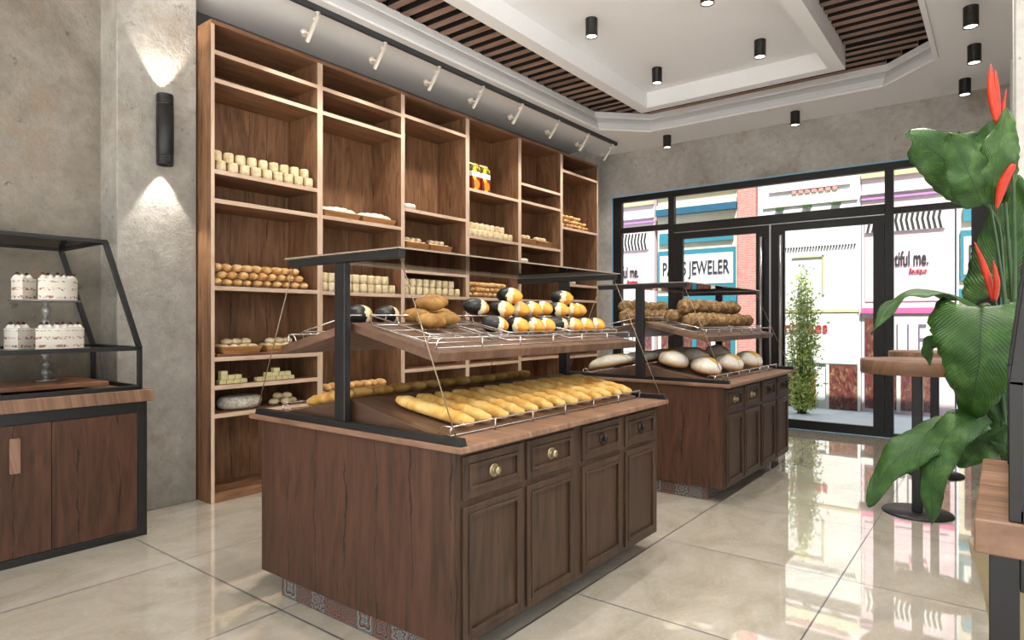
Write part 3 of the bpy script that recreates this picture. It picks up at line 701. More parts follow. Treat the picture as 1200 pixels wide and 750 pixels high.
def rolls(z, rows, ya, tag_, st=.088, x=-4.87):
    names = ['bottom', 'middle', 'top'] if len(rows) == 3 else ['bottom', 'top']
    for r_, n in enumerate(rows):
        for i in range(n):
            y = ya+i*st+(st*.5 if r_ % 2 else 0)+random.uniform(-.004, .004)
            put(random.choice(ROLLS), (x+random.uniform(-.01, .01), y, z+.033+.058*r_), (random.uniform(-.15, .15), 0, random.uniform(-.06, .06)), random.uniform(.94, 1.04),
                f'golden oval roll, {ORD[i]} from left in the {names[r_]} layer {tag_}', 'bread roll', f'oval rolls piled {tag_}')
rolls(1.662, (10, 9, 9), 2.52, 'of the first bay pile', st=.086)
rolls(.70, (9, 8), 3.5, 'of the second bay pile', st=.09)
rolls(1.66, (9, 8, 8), 5.46, 'of the fourth bay pile', st=.088)
rolls(2.68, (7, 6, 5), 7.4, 'of the sixth bay pile', st=.1)
def basket(loc, lab, grp, L_=.34, W_=.2, H_=.055, mat='basket_wood'):
    t_ = thing('bread_basket', lab, 'basket', loc, group=grp); mb = MB(); i_ = .82
    o_ = [(-W_/2, -L_/2), (W_/2, -L_/2), (W_/2, L_/2), (-W_/2, L_/2)]; b_ = [(x*i_, y*(i_+.05)) for x, y in o_]; th = .008
    for k in range(4):
        a, b2 = o_[k], o_[(k+1) % 4]; c_, d = b_[k], b_[(k+1) % 4]; s_ = lambda p, f: (p[0]*(1-f), p[1]*(1-f))
        mb.hexa([(*c_, 0), (*d, 0), (*s_(d, .07), 0), (*s_(c_, .07), 0), (*a, H_), (*b2, H_), (*s_(b2, .05), H_), (*s_(a, .05), H_)])
    mb.build('basket_side', mat, t_); B(-W_/2*i_, W_/2*i_, -L_/2*(i_+.05), L_/2*(i_+.05), 0, .008).build('basket_base', mat, t_); return t_
def bunheap(loc, tag_, n=(4, 4, 3), L_=.34, sc=1):
    q_ = 0
    lay = [[(-.045, -.105), (-.045, -.035), (-.045, .035), (-.045, .105), (.035, -.105), (.035, -.035), (.035, .035), (.035, .105)], [(-.005, -.07), (-.005, 0), (-.005, .07)]]
    for r_, L2 in enumerate(lay):
        for (dx, dy) in L2:
            put(random.choice(BUNS), (loc[0]+dx*sc, loc[1]+dy*sc*1.12, loc[2]+.046+.044*r_), (0, 0, random.random()*6), random.uniform(.98, 1.08)*sc,
                f'small pale round bun, {ORD[q_]} in the basket {tag_}', 'bun', f'pale buns in the basket {tag_}'); q_ += 1
def board(x0, x1, y0, y1, z, lab): o = B(0, x1-x0, 0, y1-y0, 0, .02).build('serving_board', 'board_wood', None, (x0, y0, z), bevel=.003); tag(o, lab, 'board')
board(-5.0, -4.78, 2.5, 3.28, 1.1155, 'flat wooden board under two bun baskets in the first bay')
for y, w in ((2.71, 'at left in the first bay'), (3.09, 'at right in the first bay')):
    basket((-4.89, y, 1.1358), f'small wooden tray basket of pale buns, {w}', 'tray baskets of buns in the first bay'); bunheap((-4.89, y, 1.1358), w)
board(-5.0, -4.785, 4.46, 5.16, 2.1235, 'flat wooden board under bun baskets in the third bay')
for y, w in ((4.63, 'at left in the third bay'), (4.98, 'at right in the third bay')):
    basket((-4.89, y, 2.1438), f'small wooden tray basket of pale buns, {w}', 'tray baskets of buns in the third bay'); bunheap((-4.89, y, 2.1438), w)
board(-5.0, -4.785, 6.42, 7.2, 2.3565, 'flat wooden board under bun baskets in the fifth bay')
for y, w in ((6.58, 'at left in the fifth bay'), (6.94, 'at right in the fifth bay')):
    basket((-4.89, y, 2.3768), f'small wooden tray basket of pale buns, {w}', 'tray baskets of buns in the fifth bay'); bunheap((-4.89, y, 2.3768), w)
for i, y in enumerate((3.68, 4.12)):
    basket((-4.89, y, 2.3305), ('left' if i == 0 else 'right')+' tan tray basket of plaited loaves in the second bay', 'tray baskets of plaits', L_=.42, W_=.2)
    for k, dx in enumerate((-.045, .045)):
        put(PLAIT, (-4.89+dx, y, 2.385+(.012 if k == 0 else 0)), (0, 0, random.uniform(-.05, .05)), (1.0, 1.05, 1.1), f'pale plaited loaf at the {"back" if k == 0 else "front"} of the {"left" if i == 0 else "right"} tray in the second bay', 'bread', 'plaited loaves in the second bay')
# butter blocks, first bay
for s_, (y0, rows, w) in enumerate(((2.565, (4, 3, 1), 'left'), (2.88, (6, 4, 1), 'right'))):
    for r_, n in enumerate(rows):
        off = 0 if (s_ == 0) else (r_*.07)
        for i in range(n): put(CUBE, (-4.85, y0+off+i*.058+(.0 if r_ < 1 else .012), .8975+r_*.0345), (0, 0, random.uniform(-.06, .06)), 1, f'small pale yellow block, {ORD[i]} from left, {["bottom","middle","top"][r_]} of the {w} stack', 'butter block', 'pale yellow blocks in the first bay')
lo = MB().blob((0, 0, 0), (.13, .185, .06), 30, 18, lambda d, p: Vector((p.x, p.y, max(-.05, min(.05, p.z*1.5)))) * (1+.03*noise.noise(d*4))).build('rustic_loaf', 'rustic_white', None, (-4.95, 2.77, .735)); tag(lo, 'large flat floury loaf, low on the left of the first bay', 'bread')
for k, (dx, dy, dz) in enumerate(((0, 0, 0), (.03, .09, 0), (-.06, .05, 0), (0, .17, 0), (-.02, .05, .045), (0, .12, .045), (-.07, .15, 0), (.03, -.0, .0))[:7]):
    put(random.choice(BUNS), (-4.9+dx, 3.05+dy, .708+dz), (0, 0, random.random()*6), 1.05, f'pale bun, {ORD[k]} of the little heap beside the flat floury loaf', 'bun', 'pale buns low in the first bay')
for z, y, w in ((2.531, 4.54, 'on the upper shelf of the third bay'), (2.121, 6.5, 'under the buns of the fifth bay')): put(WHEEL, (-4.88, y, z), (0, 0, 0), 1, f'small round white cheese alone {w}', 'cheese')
tag(B(-.1, .1, -.16, .16, 0, .05).build('flat_loaf', 'crust_floured', None, (-4.9, 7.55, 1.9), bevel=.02, seg=3), 'flat pale loaf on the shelf of the sixth bay', 'bread')
for i, y in enumerate((5.56, 5.74)):
    c_ = thing('juice_carton', ('left' if i == 0 else 'right')+' yellow fruit juice carton in the fourth bay', 'carton', (-4.86, y, 2.8935), .0, 'juice cartons')
    mb = MB().box(-.05, .05, -.075, .075, 0, .27); mb.build('carton_body', 'carton_print', c_)
    MB().prism([(-.05, .27), (.05, .27), (.008, .31), (.008, .325), (-.008, .325), (-.008, .31)], 'y', -.075, .075).build('carton_top', 'carton_print', c_)

# ================================================================ DISPLAY COUNTERS
CX = -2.387
def make_counter():
    c = thing('display_counter', '', 'display counter', (CX, 1.805, 0))
    def L(x0, x1, y0, y1, z0, z1): return MB().box(x0-CX, x1-CX, y0-1.805, y1-1.805, z0, z1)
    L(-3.055, -1.695, 1.83, 3.64, .105, .884).build('counter_body', 'walnut_vertical', c, bevel=.003)
    L(-2.915, -1.83, 1.86, 3.5, .0, .1048).build('tiled_plinth', 'pattern_tiles', c)
    o = L(-3.136, -1.635, 1.805, 3.70, .885, .912).build('countertop', 'walnut_top', c, bevel=.006, seg=2)
    # front face (+X): framed doors and drawers
    X = -1.695-CX; yo = -1.805
    L(-1.695, -1.688, 1.83, 3.64, .105, .884).build('face_frame', 'walnut_front', c)
    ys = [(1.862, 2.255), (2.285, 2.68), (2.755, 3.17), (3.215, 3.605)]
    def panel(y0, y1, z0, z1, nm, par, fr_):
        mb = MB(); x = X+.007; d = .012
        mb.box(x, x+d, y0, y0+fr_, z0, z1); mb.box(x, x+d, y1-fr_, y1, z0, z1); mb.box(x, x+d, y0+fr_, y1-fr_, z0, z0+fr_); mb.box(x, x+d, y0+fr_, y1-fr_, z1-fr_, z1)
        mb.box(x, x+.003, y0+fr_, y1-fr_, z0+fr_, z1-fr_)
        m = .016; q0, q1, q2, q3 = y0+fr_, y1-fr_, z0+fr_, z1-fr_    # raised moulding inside the frame
        mb.box(x+.003, x+.017, q0, q0+m, q2, q3); mb.box(x+.003, x+.017, q1-m, q1, q2, q3); mb.box(x+.003, x+.017, q0+m, q1-m, q2, q2+m); mb.box(x+.003, x+.017, q0+m, q1-m, q3-m, q3)
        return mb.build(nm, 'walnut_front', par, bevel=.002)
    for k, (a, b) in enumerate(ys):
        a += yo; b += yo
        panel(a, b, .125, .662, 'door', c, .03)
        d = panel(a, b, .69, .862, 'drawer', c, .032)
        yc = (a+b)/2; x = X+.010
        kb = MB().lathe([(.030, 0), (.030, .004), (.026, .008), (.022, .008), (.018, .004), (.010, .004), (.012, .016), (.017, .022), (.017, .028), (.010, .032), (.001, .033)], 24, (x, yc, .776), 'x')
        kb.build('drawer_knob', 'brass_old' if k < 2 else 'iron_dark', d)
    # lower display ramp (roof shaped), with solid gables
    y0, y1 = 1.875+yo, 3.64+yo
    MB().prism([(-.56, .9125), (.56, .9125), (.56, .924), (0, 1.036), (-.56, .924)], 'y', y0, y1).build('display_ramp', 'walnut_slope', c, bevel=.002)
    # metal end frames
    for s_, ye in ((0, 1.83+yo), (1, 3.68+yo)):
        e = MB(); e.prism([(-.70, .9125), (.745, .9125), (.735, .942), (-.69, .942)], 'y', ye-.018, ye+.018); e.build('base_bar', 'black_metal', c, bevel=.002)
        MB().box(-.036, .036, ye-.018, ye+.018, .942, 1.66).build('post', 'black_metal', c, bevel=.003)
        MB().prism([(-.385, 1.66), (.395, 1.66), (.40, 1.695), (-.395, 1.695)], 'y', ye-.018, ye+.018).build('top_bar', 'black_metal', c, bevel=.002)
        for sx in (-1, 1):
            pts = [(sx*.385, ye, 1.66), (sx*.70, ye, .945)]
            MB().tube(pts, .0028, 6).build('cable', 'cable_steel', c)
    ya, yb = 1.80+yo, 3.71+yo
    MB().box(-.41, .41, ya, yb, 1.696, 1.702).build('glass_top', 'thin_glass', c)
    g = MB(); g.box(-.412, -.408, ya, yb, 1.696, 1.703); g.box(.408, .412, ya, yb, 1.696, 1.703); g.box(-.41, .41, ya-.002, ya, 1.696, 1.703); g.box(-.41, .41, yb, yb+.002, 1.696, 1.703)
    g.build('glass_edge', 'glass_edge', c)
        # upper display boards, thin and sloping both ways
    for sx in (-1, 1):
        p = [(sx*.0, 1.388), (sx*.565, 1.266), (sx*.548, 1.226), (sx*.02, 1.345), (0, 1.349)]
        if sx < 0: p = p[::-1]
        MB().prism(p, 'y', y0, y1).build('display_board', 'walnut_slope', c, bevel=.002)
    # guard rails, lower and upper, both sides
    for sx in (-1, 1):
        for (xr, zr, hh, a_, b_) in ((.60, .913, .05, 1.91, 3.62), (.535, 1.276, .048, 1.9, 3.6)):
            a_ += yo; b_ += yo; r = MB(); x = sx*xr
            r.tube(fillet([(x-sx*.012, a_, zr), (x, a_, zr+hh), (x, b_, zr+hh), (x-sx*.012, b_, zr)], .02), .0042, 8)
            r.tube([(x-sx*.03, a_+.01, zr+.006), (x-sx*.03, b_-.01, zr+.006)], .003, 6)
            n = 6
            for i in range(1, n): yy = a_+(b_-a_)*i/n; r.tube([(x, yy, zr+hh), (x, yy, zr)], .0036, 6)
            r.tube(fillet([(x-sx*.075, a_-.0, zr+.012), (x-sx*.05, a_, zr+hh), (x, a_, zr+hh)], .02), .0036, 6)
            r.build('guard_rail', 'wire_steel', c)
    return c
C1 = make_counter(); C1['label'] = 'near dark walnut display counter with baguettes below and black crusted loaves above'; C1['group'] = 'two-tier display counters'
C2 = copy_tree(C1); C2.location.y += 3.0; C2['label'] = 'far dark walnut display counter with floured loaves below and seeded rolls above'

def zl(dx): return 1.036-.2*abs(dx)
def zu(dx): return 1.388-.216*abs(dx)
SL_L = math.atan(.2); SL_U = math.atan(.216)
# baguettes on the lower ramp of the near counter
for side, w in ((1, 'front'), (-1, 'rear')):
    for i in range(13):
        y = 2.04+i*.123; dx = .375; yaw = .2 if side > 0 else .03
        nz = (random.uniform(-.03, .03))
        put(BAG, (CX+side*dx, y-.04*side*0, zl(dx)+.036), (0, side*SL_L, yaw*side+nz), (random.uniform(.87, .94), 1.06, 1.05),
            f'golden baguette, {ORD[i]} from the near end on the {w} slope', 'baguette', f'baguettes on the {w} slope of the near counter')
# wire baskets on the upper boards of both counters
def wire_basket(y0, y1, off, lab, side=1, x0=.07, x1=.46, grp=None):
    t_ = thing('wire_basket', lab, 'wire basket', (CX, off, 0), group=grp); r = MB()
    P = lambda x, y, h: (side*x, y, zu(x)+h)
    rim = [P(x0, y0, .05), P(x1, y0, .05), P(x1, y1, .05), P(x0, y1, .05)]
    base = [P(x0+.02, y0+.02, .008), P(x1-.02, y0+.02, .008), P(x1-.02, y1-.02, .008), P(x0+.02, y1-.02, .008)]
    r.tube(fillet([rim[0], rim[1], rim[2]], .03) + fillet([rim[2], rim[3], rim[0]], .03)[1:], .0034, 6)
    r.build('basket_rim', 'wire_steel', t_); g = MB()
    g.tube(base+[base[0]], .003, 6)
    for i in (2, 4): x = x0+(x1-x0)*i/6; g.tube([P(x, y0+.01, .008), P(x, y1-.01, .008)], .002, 5)
    for i in range(0, 4): y = y0+(y1-y0)*i/3; g.tube([P(x0, y, .05), P(x0+.02, y, .008), P(x1-.02, y, .008), P(x1, y, .05)], .0022, 5)
    g.build('basket_grid', 'wire_steel', t_); return t_
for i, (a, b) in enumerate(((1.93, 2.42), (2.47, 2.98), (3.03, 3.58))):
    wire_basket(a, b, 0, f'{["nearest","middle","farthest"][i]} steel wire basket on the upper front board of the near counter', 1, grp='wire baskets on the near counter')
wire_basket(1.93, 2.6, 0, 'steel wire basket on the rear upper board of the near counter', -1, grp='wire baskets on the near counter')
for i, (a, b) in enumerate(((1.93, 2.7), (2.75, 3.58))):
    wire_basket(a, b, 3.0, f'{["nearer","farther"][i]} steel wire basket on the upper front board of the far counter', 1, grp='wire baskets on the far counter')
wire_basket(1.93, 3.5, 3.0, 'long steel wire basket on the rear upper board of the far counter', -1, grp='wire baskets on the far counter')

def heap(protos, dx, y, lay, h, rot, sc, lab, cat, grp, side=1, dy=0, dz=0):
    return put(protos, (CX+side*dx, y, zu(dx)+.012+h+dz), rot, sc, lab, cat, grp)
# black crusted loaves: (distance from ridge, y, height above board, yaw, scale)
BL = [(.30, 2.56, .048, 1.3, 'far left of the middle basket, lower layer'), (.18, 2.55, .125, 1.6, 'big dark one at the left of the pile, upper layer'),
      (.33, 2.71, .048, -.3, 'second in the lower layer of the middle basket'), (.24, 2.69, .128, .2, 'yellow tip, second in the upper layer of the middle basket'),
      (.33, 2.84, .048, .1, 'third in the lower layer of the middle basket'), (.24, 2.83, .13, -.1, 'yellow tip, third in the upper layer of the middle basket'),
      (.24, 2.76, .212, .15, 'highest one above the middle basket'), (.33, 2.955, .048, -.1, 'rightmost in the lower layer of the middle basket'), (.23, 2.96, .13, .2, 'white ringed tip at the right of the middle basket, upper layer'),
      (.32, 3.12, .048, 1.8, 'dark one turned sideways at the left of the farthest basket'), (.20, 3.12, .13, -.1, 'upper layer at the left of the farthest basket'),
      (.33, 3.25, .048, .0, 'second in the lower layer of the farthest basket'), (.23, 3.25, .13, .1, 'second in the upper layer of the farthest basket'), (.33, 3.38, .048, -.1, 'third in the lower layer of the farthest basket'),
      (.23, 3.385, .13, .1, 'third in the upper layer of the farthest basket'), (.22, 3.31, .212, .2, 'highest one above the farthest basket'), (.33, 3.51, .048, .15, 'rightmost in the lower layer of the farthest basket'), (.2, 3.5, .125, .15, 'rightmost in the upper layer of the farthest basket')]
for i, (dx, y, h, yaw, w) in enumerate(BL):
    put(BLACK[i % 3], (CX+dx, y, zu(dx)+.012+h*.87), (0, SL_U*.6, yaw*.6+.22), (.98, .92, .88), 'black crusted loaf, '+w, 'loaf', 'black crusted loaves on the near counter')
for dx, y, yaw, w in ((-.12, 2.02, 1.5, 'left of the two beside the near post'), (-.12, 2.2, 1.7, 'right of the two beside the near post')):
    put(BLACK[0], (CX+dx, y, zu(dx)+.062), (0, 0, yaw), 1.0, 'black crusted loaf, '+w, 'loaf', 'black crusted loaves on the near counter')
for i, (dx, y, h, yaw, w) in enumerate(((.08, 2.22, .05, .3, 'lower left of the heap'), (.2, 2.2, .05, 1.2, 'lower front of the heap'), (.14, 2.36, .05, .6, 'lower right of the heap'), (.05, 2.42, .05, 1.4, 'half hidden at the back of the heap'),
                                        (.10, 2.29, .13, 1.0, 'upper front of the heap'), (.02, 2.41, .13, 1.4, 'upper back of the heap, highest'))):
    put(BROWN[i % 2], (CX+dx, y, zu(dx)+.012+h*.8), (0, .1, yaw), .76, 'smooth brown oval loaf, '+w+' in the nearest basket', 'loaf', 'brown oval loaves on the near counter')
# seeded rolls on the far counter
q_ = 0
for side, w in ((1, 'front'), (-1, 'rear')):
    for r_, (n, dx, h, y0) in enumerate(((9, .36, .068, 5.02), (9, .19, .068, 5.0), (8, .275, .17, 5.1))):
        if side < 0 and r_ == 0: continue
        for i in range(n):
            if side < 0 and i > 4: continue
            y = y0+i*.175+random.uniform(-.012, .012)
            rn_ = ['front row', 'back row', 'top layer'][r_]
            put(random.choice(SEED), (CX+side*dx+random.uniform(-.012, .012), y, zu(dx)+.016+h), (random.uniform(-.2, .2), random.uniform(-.1, .3), random.uniform(-.45, .45)), random.uniform(.92, 1.12),
                f'rough brown seeded roll, {ORD[i]} from near end, {rn_} of the {w} board', 'seeded roll', f'seeded rolls on the {w} board of the far counter')
# floured loaves on the far counter, lower ramp
for i, (dx, y, yaw, s_, w) in enumerate(((.21, 5.02, .5, .97, 'near back'), (.455, 5.1, .2, .97, 'near front corner'), (.20, 5.52, .3, 1.0, 'middle back'), (.455, 5.64, .1, 1.0, 'middle front'), (.2, 6.08, .2, 1.03, 'far back'), (.455, 6.2, .0, 1.0, 'far front'))):
    put(PALE[i % 3], (CX+dx, y, zl(dx)+.062*s_+.008), (0, SL_L, yaw), (s_*1.0, s_*1.42, s_*1.06), f'big round floured loaf with split top, {w} of the front slope', 'loaf', 'floured loaves on the far counter')
for i, (dx, y, yaw, w) in enumerate(((-.36, 5.0, .05, 'nearest'), (-.30, 5.34, .3, 'second'), (-.26, 5.72, .2, 'third'), (-.24, 6.1, .1, 'farthest'))):
    put(PALE[i % 3], (CX+dx, y, zl(dx)+.06), (0, -SL_L, yaw), (1.75, 1.2, .85), f'long floured loaf on the rear slope of the far counter, {w}', 'loaf', 'floured loaves on the far counter')

# ================================================================ LEFT CAKE CABINET
cb = thing('cake_cabinet', 'dark walnut cabinet in a black metal frame under the cake display case', 'cabinet', (-4.84, 1.3, 0))
def LB(x0, x1, y0, y1, z0, z1, nm, mat, par=None, **k): return B(x0+4.84, x1+4.84, y0-1.3, y1-1.3, z0, z1).build(nm, mat, par or cb, **k)
cy0, cy1 = -.2, 1.845
LB(-5.22, -4.445, cy0+.02, cy1-.02, .05, .87, 'cabinet_body', 'walnut_vertical')
fm = MB()
def fb(*a): fm.box(a[0]+4.84, a[1]+4.84, a[2]-1.3, a[3]-1.3, a[4], a[5])
fb(-4.485, -4.433, cy1-.055, cy1, 0, .873); fb(-4.485, -4.433, cy0, cy1-.055, 0, .045); fb(-4.485, -4.433, cy0, cy1-.055, .805, .873)
fb(-5.22, -4.485, cy1-.055, cy1, 0, .045); fb(-5.22, -4.485, cy1-.055, cy1, .82, .873); fb(-5.22, -5.17, cy1-.055, cy1, .045, .82); fb(-4.485, -4.433, cy0, cy0+.055, .045, .805)
fm.build('metal_frame', 'frame_metal', cb, bevel=.002)
LB(-5.24, -4.40, cy0, cy1+.03, .874, .951, 'wood_slab', 'walnut_top', bevel=.004)
dr = LB(-4.446, -4.436, 1.32, 1.785, .05, .80, 'cabinet_door', 'walnut_vertical'); LB(-4.446, -4.436, .32, 1.316, .05, .80, 'cabinet_door', 'walnut_vertical')
LB(-4.436, -4.415, 1.115, 1.165, .53, .73, 'door_handle', 'walnut_top', bevel=.003)

cs = thing('cake_display_case', 'black framed glass display case with a sloping end holding cakes', 'display case', (-4.84, 1.3, .9515))
fm = MB(); V = lambda x, y, z: (x+4.84, y-1.3, z-.9515)
x0, x1, ym, yt, zb, zm, zt, ys = -5.2, -4.435, 1.80, 1.60, .965, 1.216, 1.888, -.1
t2 = .026
for x in (x0, x1):
    fm.bar(V(x, ym, .952), V(x, ym, zm+.01), t2, t2, (0, 1, 0)); fm.bar(V(x, ym, zm), V(x, yt, zt), .03, .026, (1, 0, 0)); fm.bar(V(x, ys, zt), V(x, yt+.01, zt), t2, .022)
    fm.bar(V(x, ys, zm), V(x, ym, zm), t2, t2); fm.bar(V(x, ys, zb), V(x, ym, zb), t2, t2)
    fm.bar(V(x, ys, .952), V(x, ys, zt), t2, t2, (0, 1, 0))
for y, z in ((ym, zm), (yt, zt), (ym, zb), (ys, zt), (ys, zm), (ys, zb)): fm.bar(V(x0, y, z), V(x1, y, z), t2, t2)
fm.build('case_frame', 'black_metal', cs, bevel=.002)
gp = MB()
gp.box(*[k for k in (x1+4.84-.002, x1+4.84+.002, ys-1.3, ym-1.3-.01)], zb-.9515, zm-.9515); gp.build('front_glass', 'thin_glass', cs)
MB().hexa([V(x1-.002, ys, zm), V(x1+.002, ys, zm), V(x1+.002, ym, zm), V(x1-.002, ym, zm), V(x1-.002, ys, zt), V(x1+.002, ys, zt), V(x1+.002, yt, zt), V(x1-.002, yt, zt)]).build('front_glass', 'thin_glass', cs)
MB().box(x0+4.84, x1+4.84, ys-1.3, yt-1.3, zt-.9515, zt-.9515+.004).build('glass_lid', 'thin_glass', cs)
MB().box(x0+4.85, x1+4.82, ys-1.29, ym-1.32, zm-.9515-.004, zm-.9515+.002).build('glass_shelf', 'clear_glass', cs)
o = B(-.25, .3, -1.1, .32, 0, .028).build('wooden_board', 'board_wood', None, (-4.84, 1.34, .982), bevel=.003); tag(o, 'reddish brown wooden board lying under the cake stand', 'board')
st = thing('cake_stand', 'two-tier clear glass cake stand with a beaded stem on the board', 'cake stand', (-4.85, 1.41, 1.0105))
def stem(z0, z1):
    p = [(.001, z0)]; n = 3; h = (z1-z0)
    p = [(.028, z0), (.024, z0+.01)]
    for i in range(n):
        for k in range(7): a = PI*k/6; p.append((.012+.016*math.sin(a), z0+.012+(h-.02)*(i+k/6)/n))
    p += [(.03, z1-.006), (.04, z1)]; return p
plain('crystal', (150, 146, 144), .08, .35, nz=.25, scale=40)
MB().lathe([(.06, 0), (.062, .006), (.03, .012)]+stem(.012, .199), 20).build('stand_stem', 'crystal', st)
MB().lathe([(.001, .2), (.235, .2), (.24, .206), (.235, .211), (.001, .211)], 40).build('lower_plate', 'crystal', st)
MB().lathe(stem(.2115, .505), 20).build('stand_stem', 'crystal', st)
MB().lathe([(.001, .505), (.19, .505), (.195, .51), (.19, .515), (.001, .515)], 40).build('upper_plate', 'crystal', st)
def cake(z, R_, H_, a0, a1, lab):
    c = thing('layer_cake', lab, 'cake', (-4.85, 1.41, z)); mb = MB(); n = 20
    v = [(0, 0)]+[(R_*math.cos(a0+(a1-a0)*i/n), R_*math.sin(a0+(a1-a0)*i/n)) for i in range(n+1)]
    cx_, cy_ = .02*math.cos((a0+a1)/2), .02*math.sin((a0+a1)/2); v[0] = (.03*math.cos((a0+a1)/2), .03*math.sin((a0+a1)/2))
    mb.prism([(x+cx_, y+cy_) for x, y in v], 'z', 0, H_); mb.build('sponge', 'cake_side', c)
    mb = MB(); mb.prism([(x*1.01+cx_, y*1.01+cy_) for x, y in v], 'z', H_, H_+.012); mb.build('icing', 'cream_white', c)
    m = max(3, int((a1-a0)*R_/.042))
    for rr in (R_*.86, R_*.5):
        mm = m if rr > R_*.6 else max(2, m//2)
        for i in range(mm):
            a = a0+(a1-a0)*(i+.5)/mm; x, y = rr*math.cos(a)+cx_, rr*math.sin(a)+cy_
            f = MB().lathe([(.017, 0), (.019, .006), (.014, .013), (.009, .02), (.001, .026)], 10).build('cream_rosette', 'cream_white', c, (x, y, H_+.0122))
            if i % 2 == 0: MB().blob((0, 0, .03), (.010, .010, .010), 10, 8).build('cherry', 'cherry', f)
    return c
for z, R_, H_, w in ((1.0105+.2115, .19, .115, 'lower'), (1.0105+.5155, .155, .12, 'upper')):
    cake(z, R_, H_, -.62, 1.35, f'larger cream cake piece at right on the {w} plate')
    cake(z, R_, H_, -2.25, -.95, f'narrower cream cake piece at left on the {w} plate')

# ================================================================ LAMPS
def downlight_root():
    r = thing('ceiling_downlight', '', 'ceiling lamp', (0, 0, 0)); pr = [(.052, 0), (.055, -.004)]
    for i in range(9): z = -.012-.016*i; pr += [(.055, z), (.051, z-.004), (.051, z-.008), (.055, z-.012)]
    pr += [(.055, -.165), (.048, -.165), (.048, -.155)]
    MB().lathe(pr[::-1], 28).build('lamp_housing', 'black_metal', r); MB().lathe([(.001, -.157), (.047, -.157), (.047, -.154), (.001, -.154)][::-1], 24).build('lamp_lens', 'lamp_glow', r)
    return r
DL = downlight_root(); first = True
for x, y, z, w, e in ((-.215, 4.52, CE-.0005, 'low ceiling at right, level with the gap between both counters', 3.0), (-.215, 2.0, CE-.0005, 'low ceiling at right, above the side counter', 3.0), (-2.98, 5.05, 4.1455, 'inner ceiling panel, near left of those shown', 1), (-3.0, 6.48, 4.1455, 'inner ceiling panel, far left corner', 1), (-1.9, 6.45, 4.1455, 'inner ceiling panel, far right corner', 1), (-1.92, 5.1, 4.1455, 'inner ceiling panel, cut by the top edge of view', 1),
                      (-2.98, 3.6, 4.1455, 'inner ceiling panel, above the far left end of the near counter', 1), (-1.92, 3.6, 4.1455, 'inner ceiling panel, above the far right end of the near counter', 1), (-2.98, 2.2, 4.1455, 'inner ceiling panel, above the near left end of the near counter', 1), (-1.92, 2.2, 4.1455, 'inner ceiling panel, above the near right end of the near counter', 1),
                      (-3.68, 8.27, CE-.0005, 'low ceiling, leftmost before the concrete window wall', .6), (-2.02, 8.27, CE-.0005, 'low ceiling, above the glass doors', .6),
                      (-.215, 6.37, CE-.0005, 'topmost of three at the right edge', .8), (-.22, 7.28, CE-.0005, 'middle of three at the right edge', .8), (-.33, 8.25, CE-.0005, 'lowest of three at the right, nearest the window wall', .6)):
    if w:
        o = DL if first else copy_tree(DL); first = False
        o.location = (x, y, z); o['label'] = 'black cylinder downlight, '+w; o['group'] = 'cylinder downlights'
        if not o['label'].split().__len__() <= 16: print('LONG', o['label'])
    else:
        o = copy_tree(DL); o.location = (x, y, z); o['label'] = 'black ribbed cylinder downlight on the inner ceiling above the near counter'; o['group'] = 'cylinder downlights'
    spot((x, y, z-.17), (x, y, 0), DOWNLIGHT_W*e, 118 if e > 1 else 75, .5, (1, .95, .87), .04, 'downlight_beam')
tk = thing('track_light_rail', 'long dark grey ceiling track above the shelving', 'track rail', (-4.40, 5.0, CE)); B(-.02, .02, -3.6, 3.13, -.045, -.001).build('rail', 'track_metal', tk, bevel=.002)
B(-.022, .022, 3.13, 3.145, -.046, -.001).build('end_cap', 'track_metal', tk)
def track_spot():
    r = thing('track_spotlight', '', 'spotlight', (0, 0, 0))
    MB().lathe([(.014, -.0), (.02, -.004), (.02, -.012), (.008, -.014), (.008, -.035)][::-1], 16).build('mount', 'spot_white', r)
    MB().hexa([(-.155, -.012, -.2), (-.135, -.012, -.215), (-.135, .012, -.215), (-.155, .012, -.2), (-.012, -.012, -.03), (.012, -.012, -.038), (.012, .012, -.038), (-.012, .012, -.03)]).build('arm', 'spot_white', r, bevel=.002)
    h = MB(); h.tube([(-.10, 0, -.145), (-.17, 0, -.125)], .010, 10); h.tube([(-.168, 0, -.14), (-.178, 0, -.105)], [.03, .034], 18)
    h.build('lamp_head', 'spot_white', r); MB().tube([(-.02, 0, -.055), (-.055, 0, -.045)], .018, 12).build('swivel_joint', 'spot_white', r)
    MB().tube([(-.1785, 0, -.1035), (-.1795, 0, -.1015)], .024, 16).build('lamp_lens', 'spot_white', r)
    return r
TS = track_spot()
for i, y in enumerate((3.13, 3.84, 4.53, 5.20, 5.90, 6.66, 7.38, 8.04)):
    o = TS if i == 0 else copy_tree(TS); o.location = (-4.40, y, CE-.046); o['label'] = f'small white track spotlight, {ORD[i]} from the left along the rail'; o['group'] = 'track spotlights'
    spot((-4.30, y, CE-.12), (-4.86, y, 1.5), TRACK_W, 96, .9, (1, .92, .82), .06, 'track_beam')
sc = thing('wall_sconce', 'black ribbed cylinder wall light shining up and down on the concrete pier', 'wall lamp', (-4.9, 2.164, 2.80))
pr = []
for z in (-.26, -.255): pr.append((.055, z))
for k in range(4): z = -.25+.018*k; pr += [(.058, z), (.054, z+.004), (.054, z+.008), (.058, z+.012)]
for k in range(4): z = .178+.018*k; pr += [(.058, z), (.054, z+.004), (.054, z+.008), (.058, z+.012)]
pr += [(.055, .255), (.055, .26)]
MB().lathe([(.05, -.24)]+[(.05, -.26)]+pr+[(.05, .26), (.05, .24)], 32).build('lamp_housing', 'black_metal', sc)
B(-.0695, -.045, -.03, .03, -.08, .08).build('wall_plate', 'black_metal', sc)
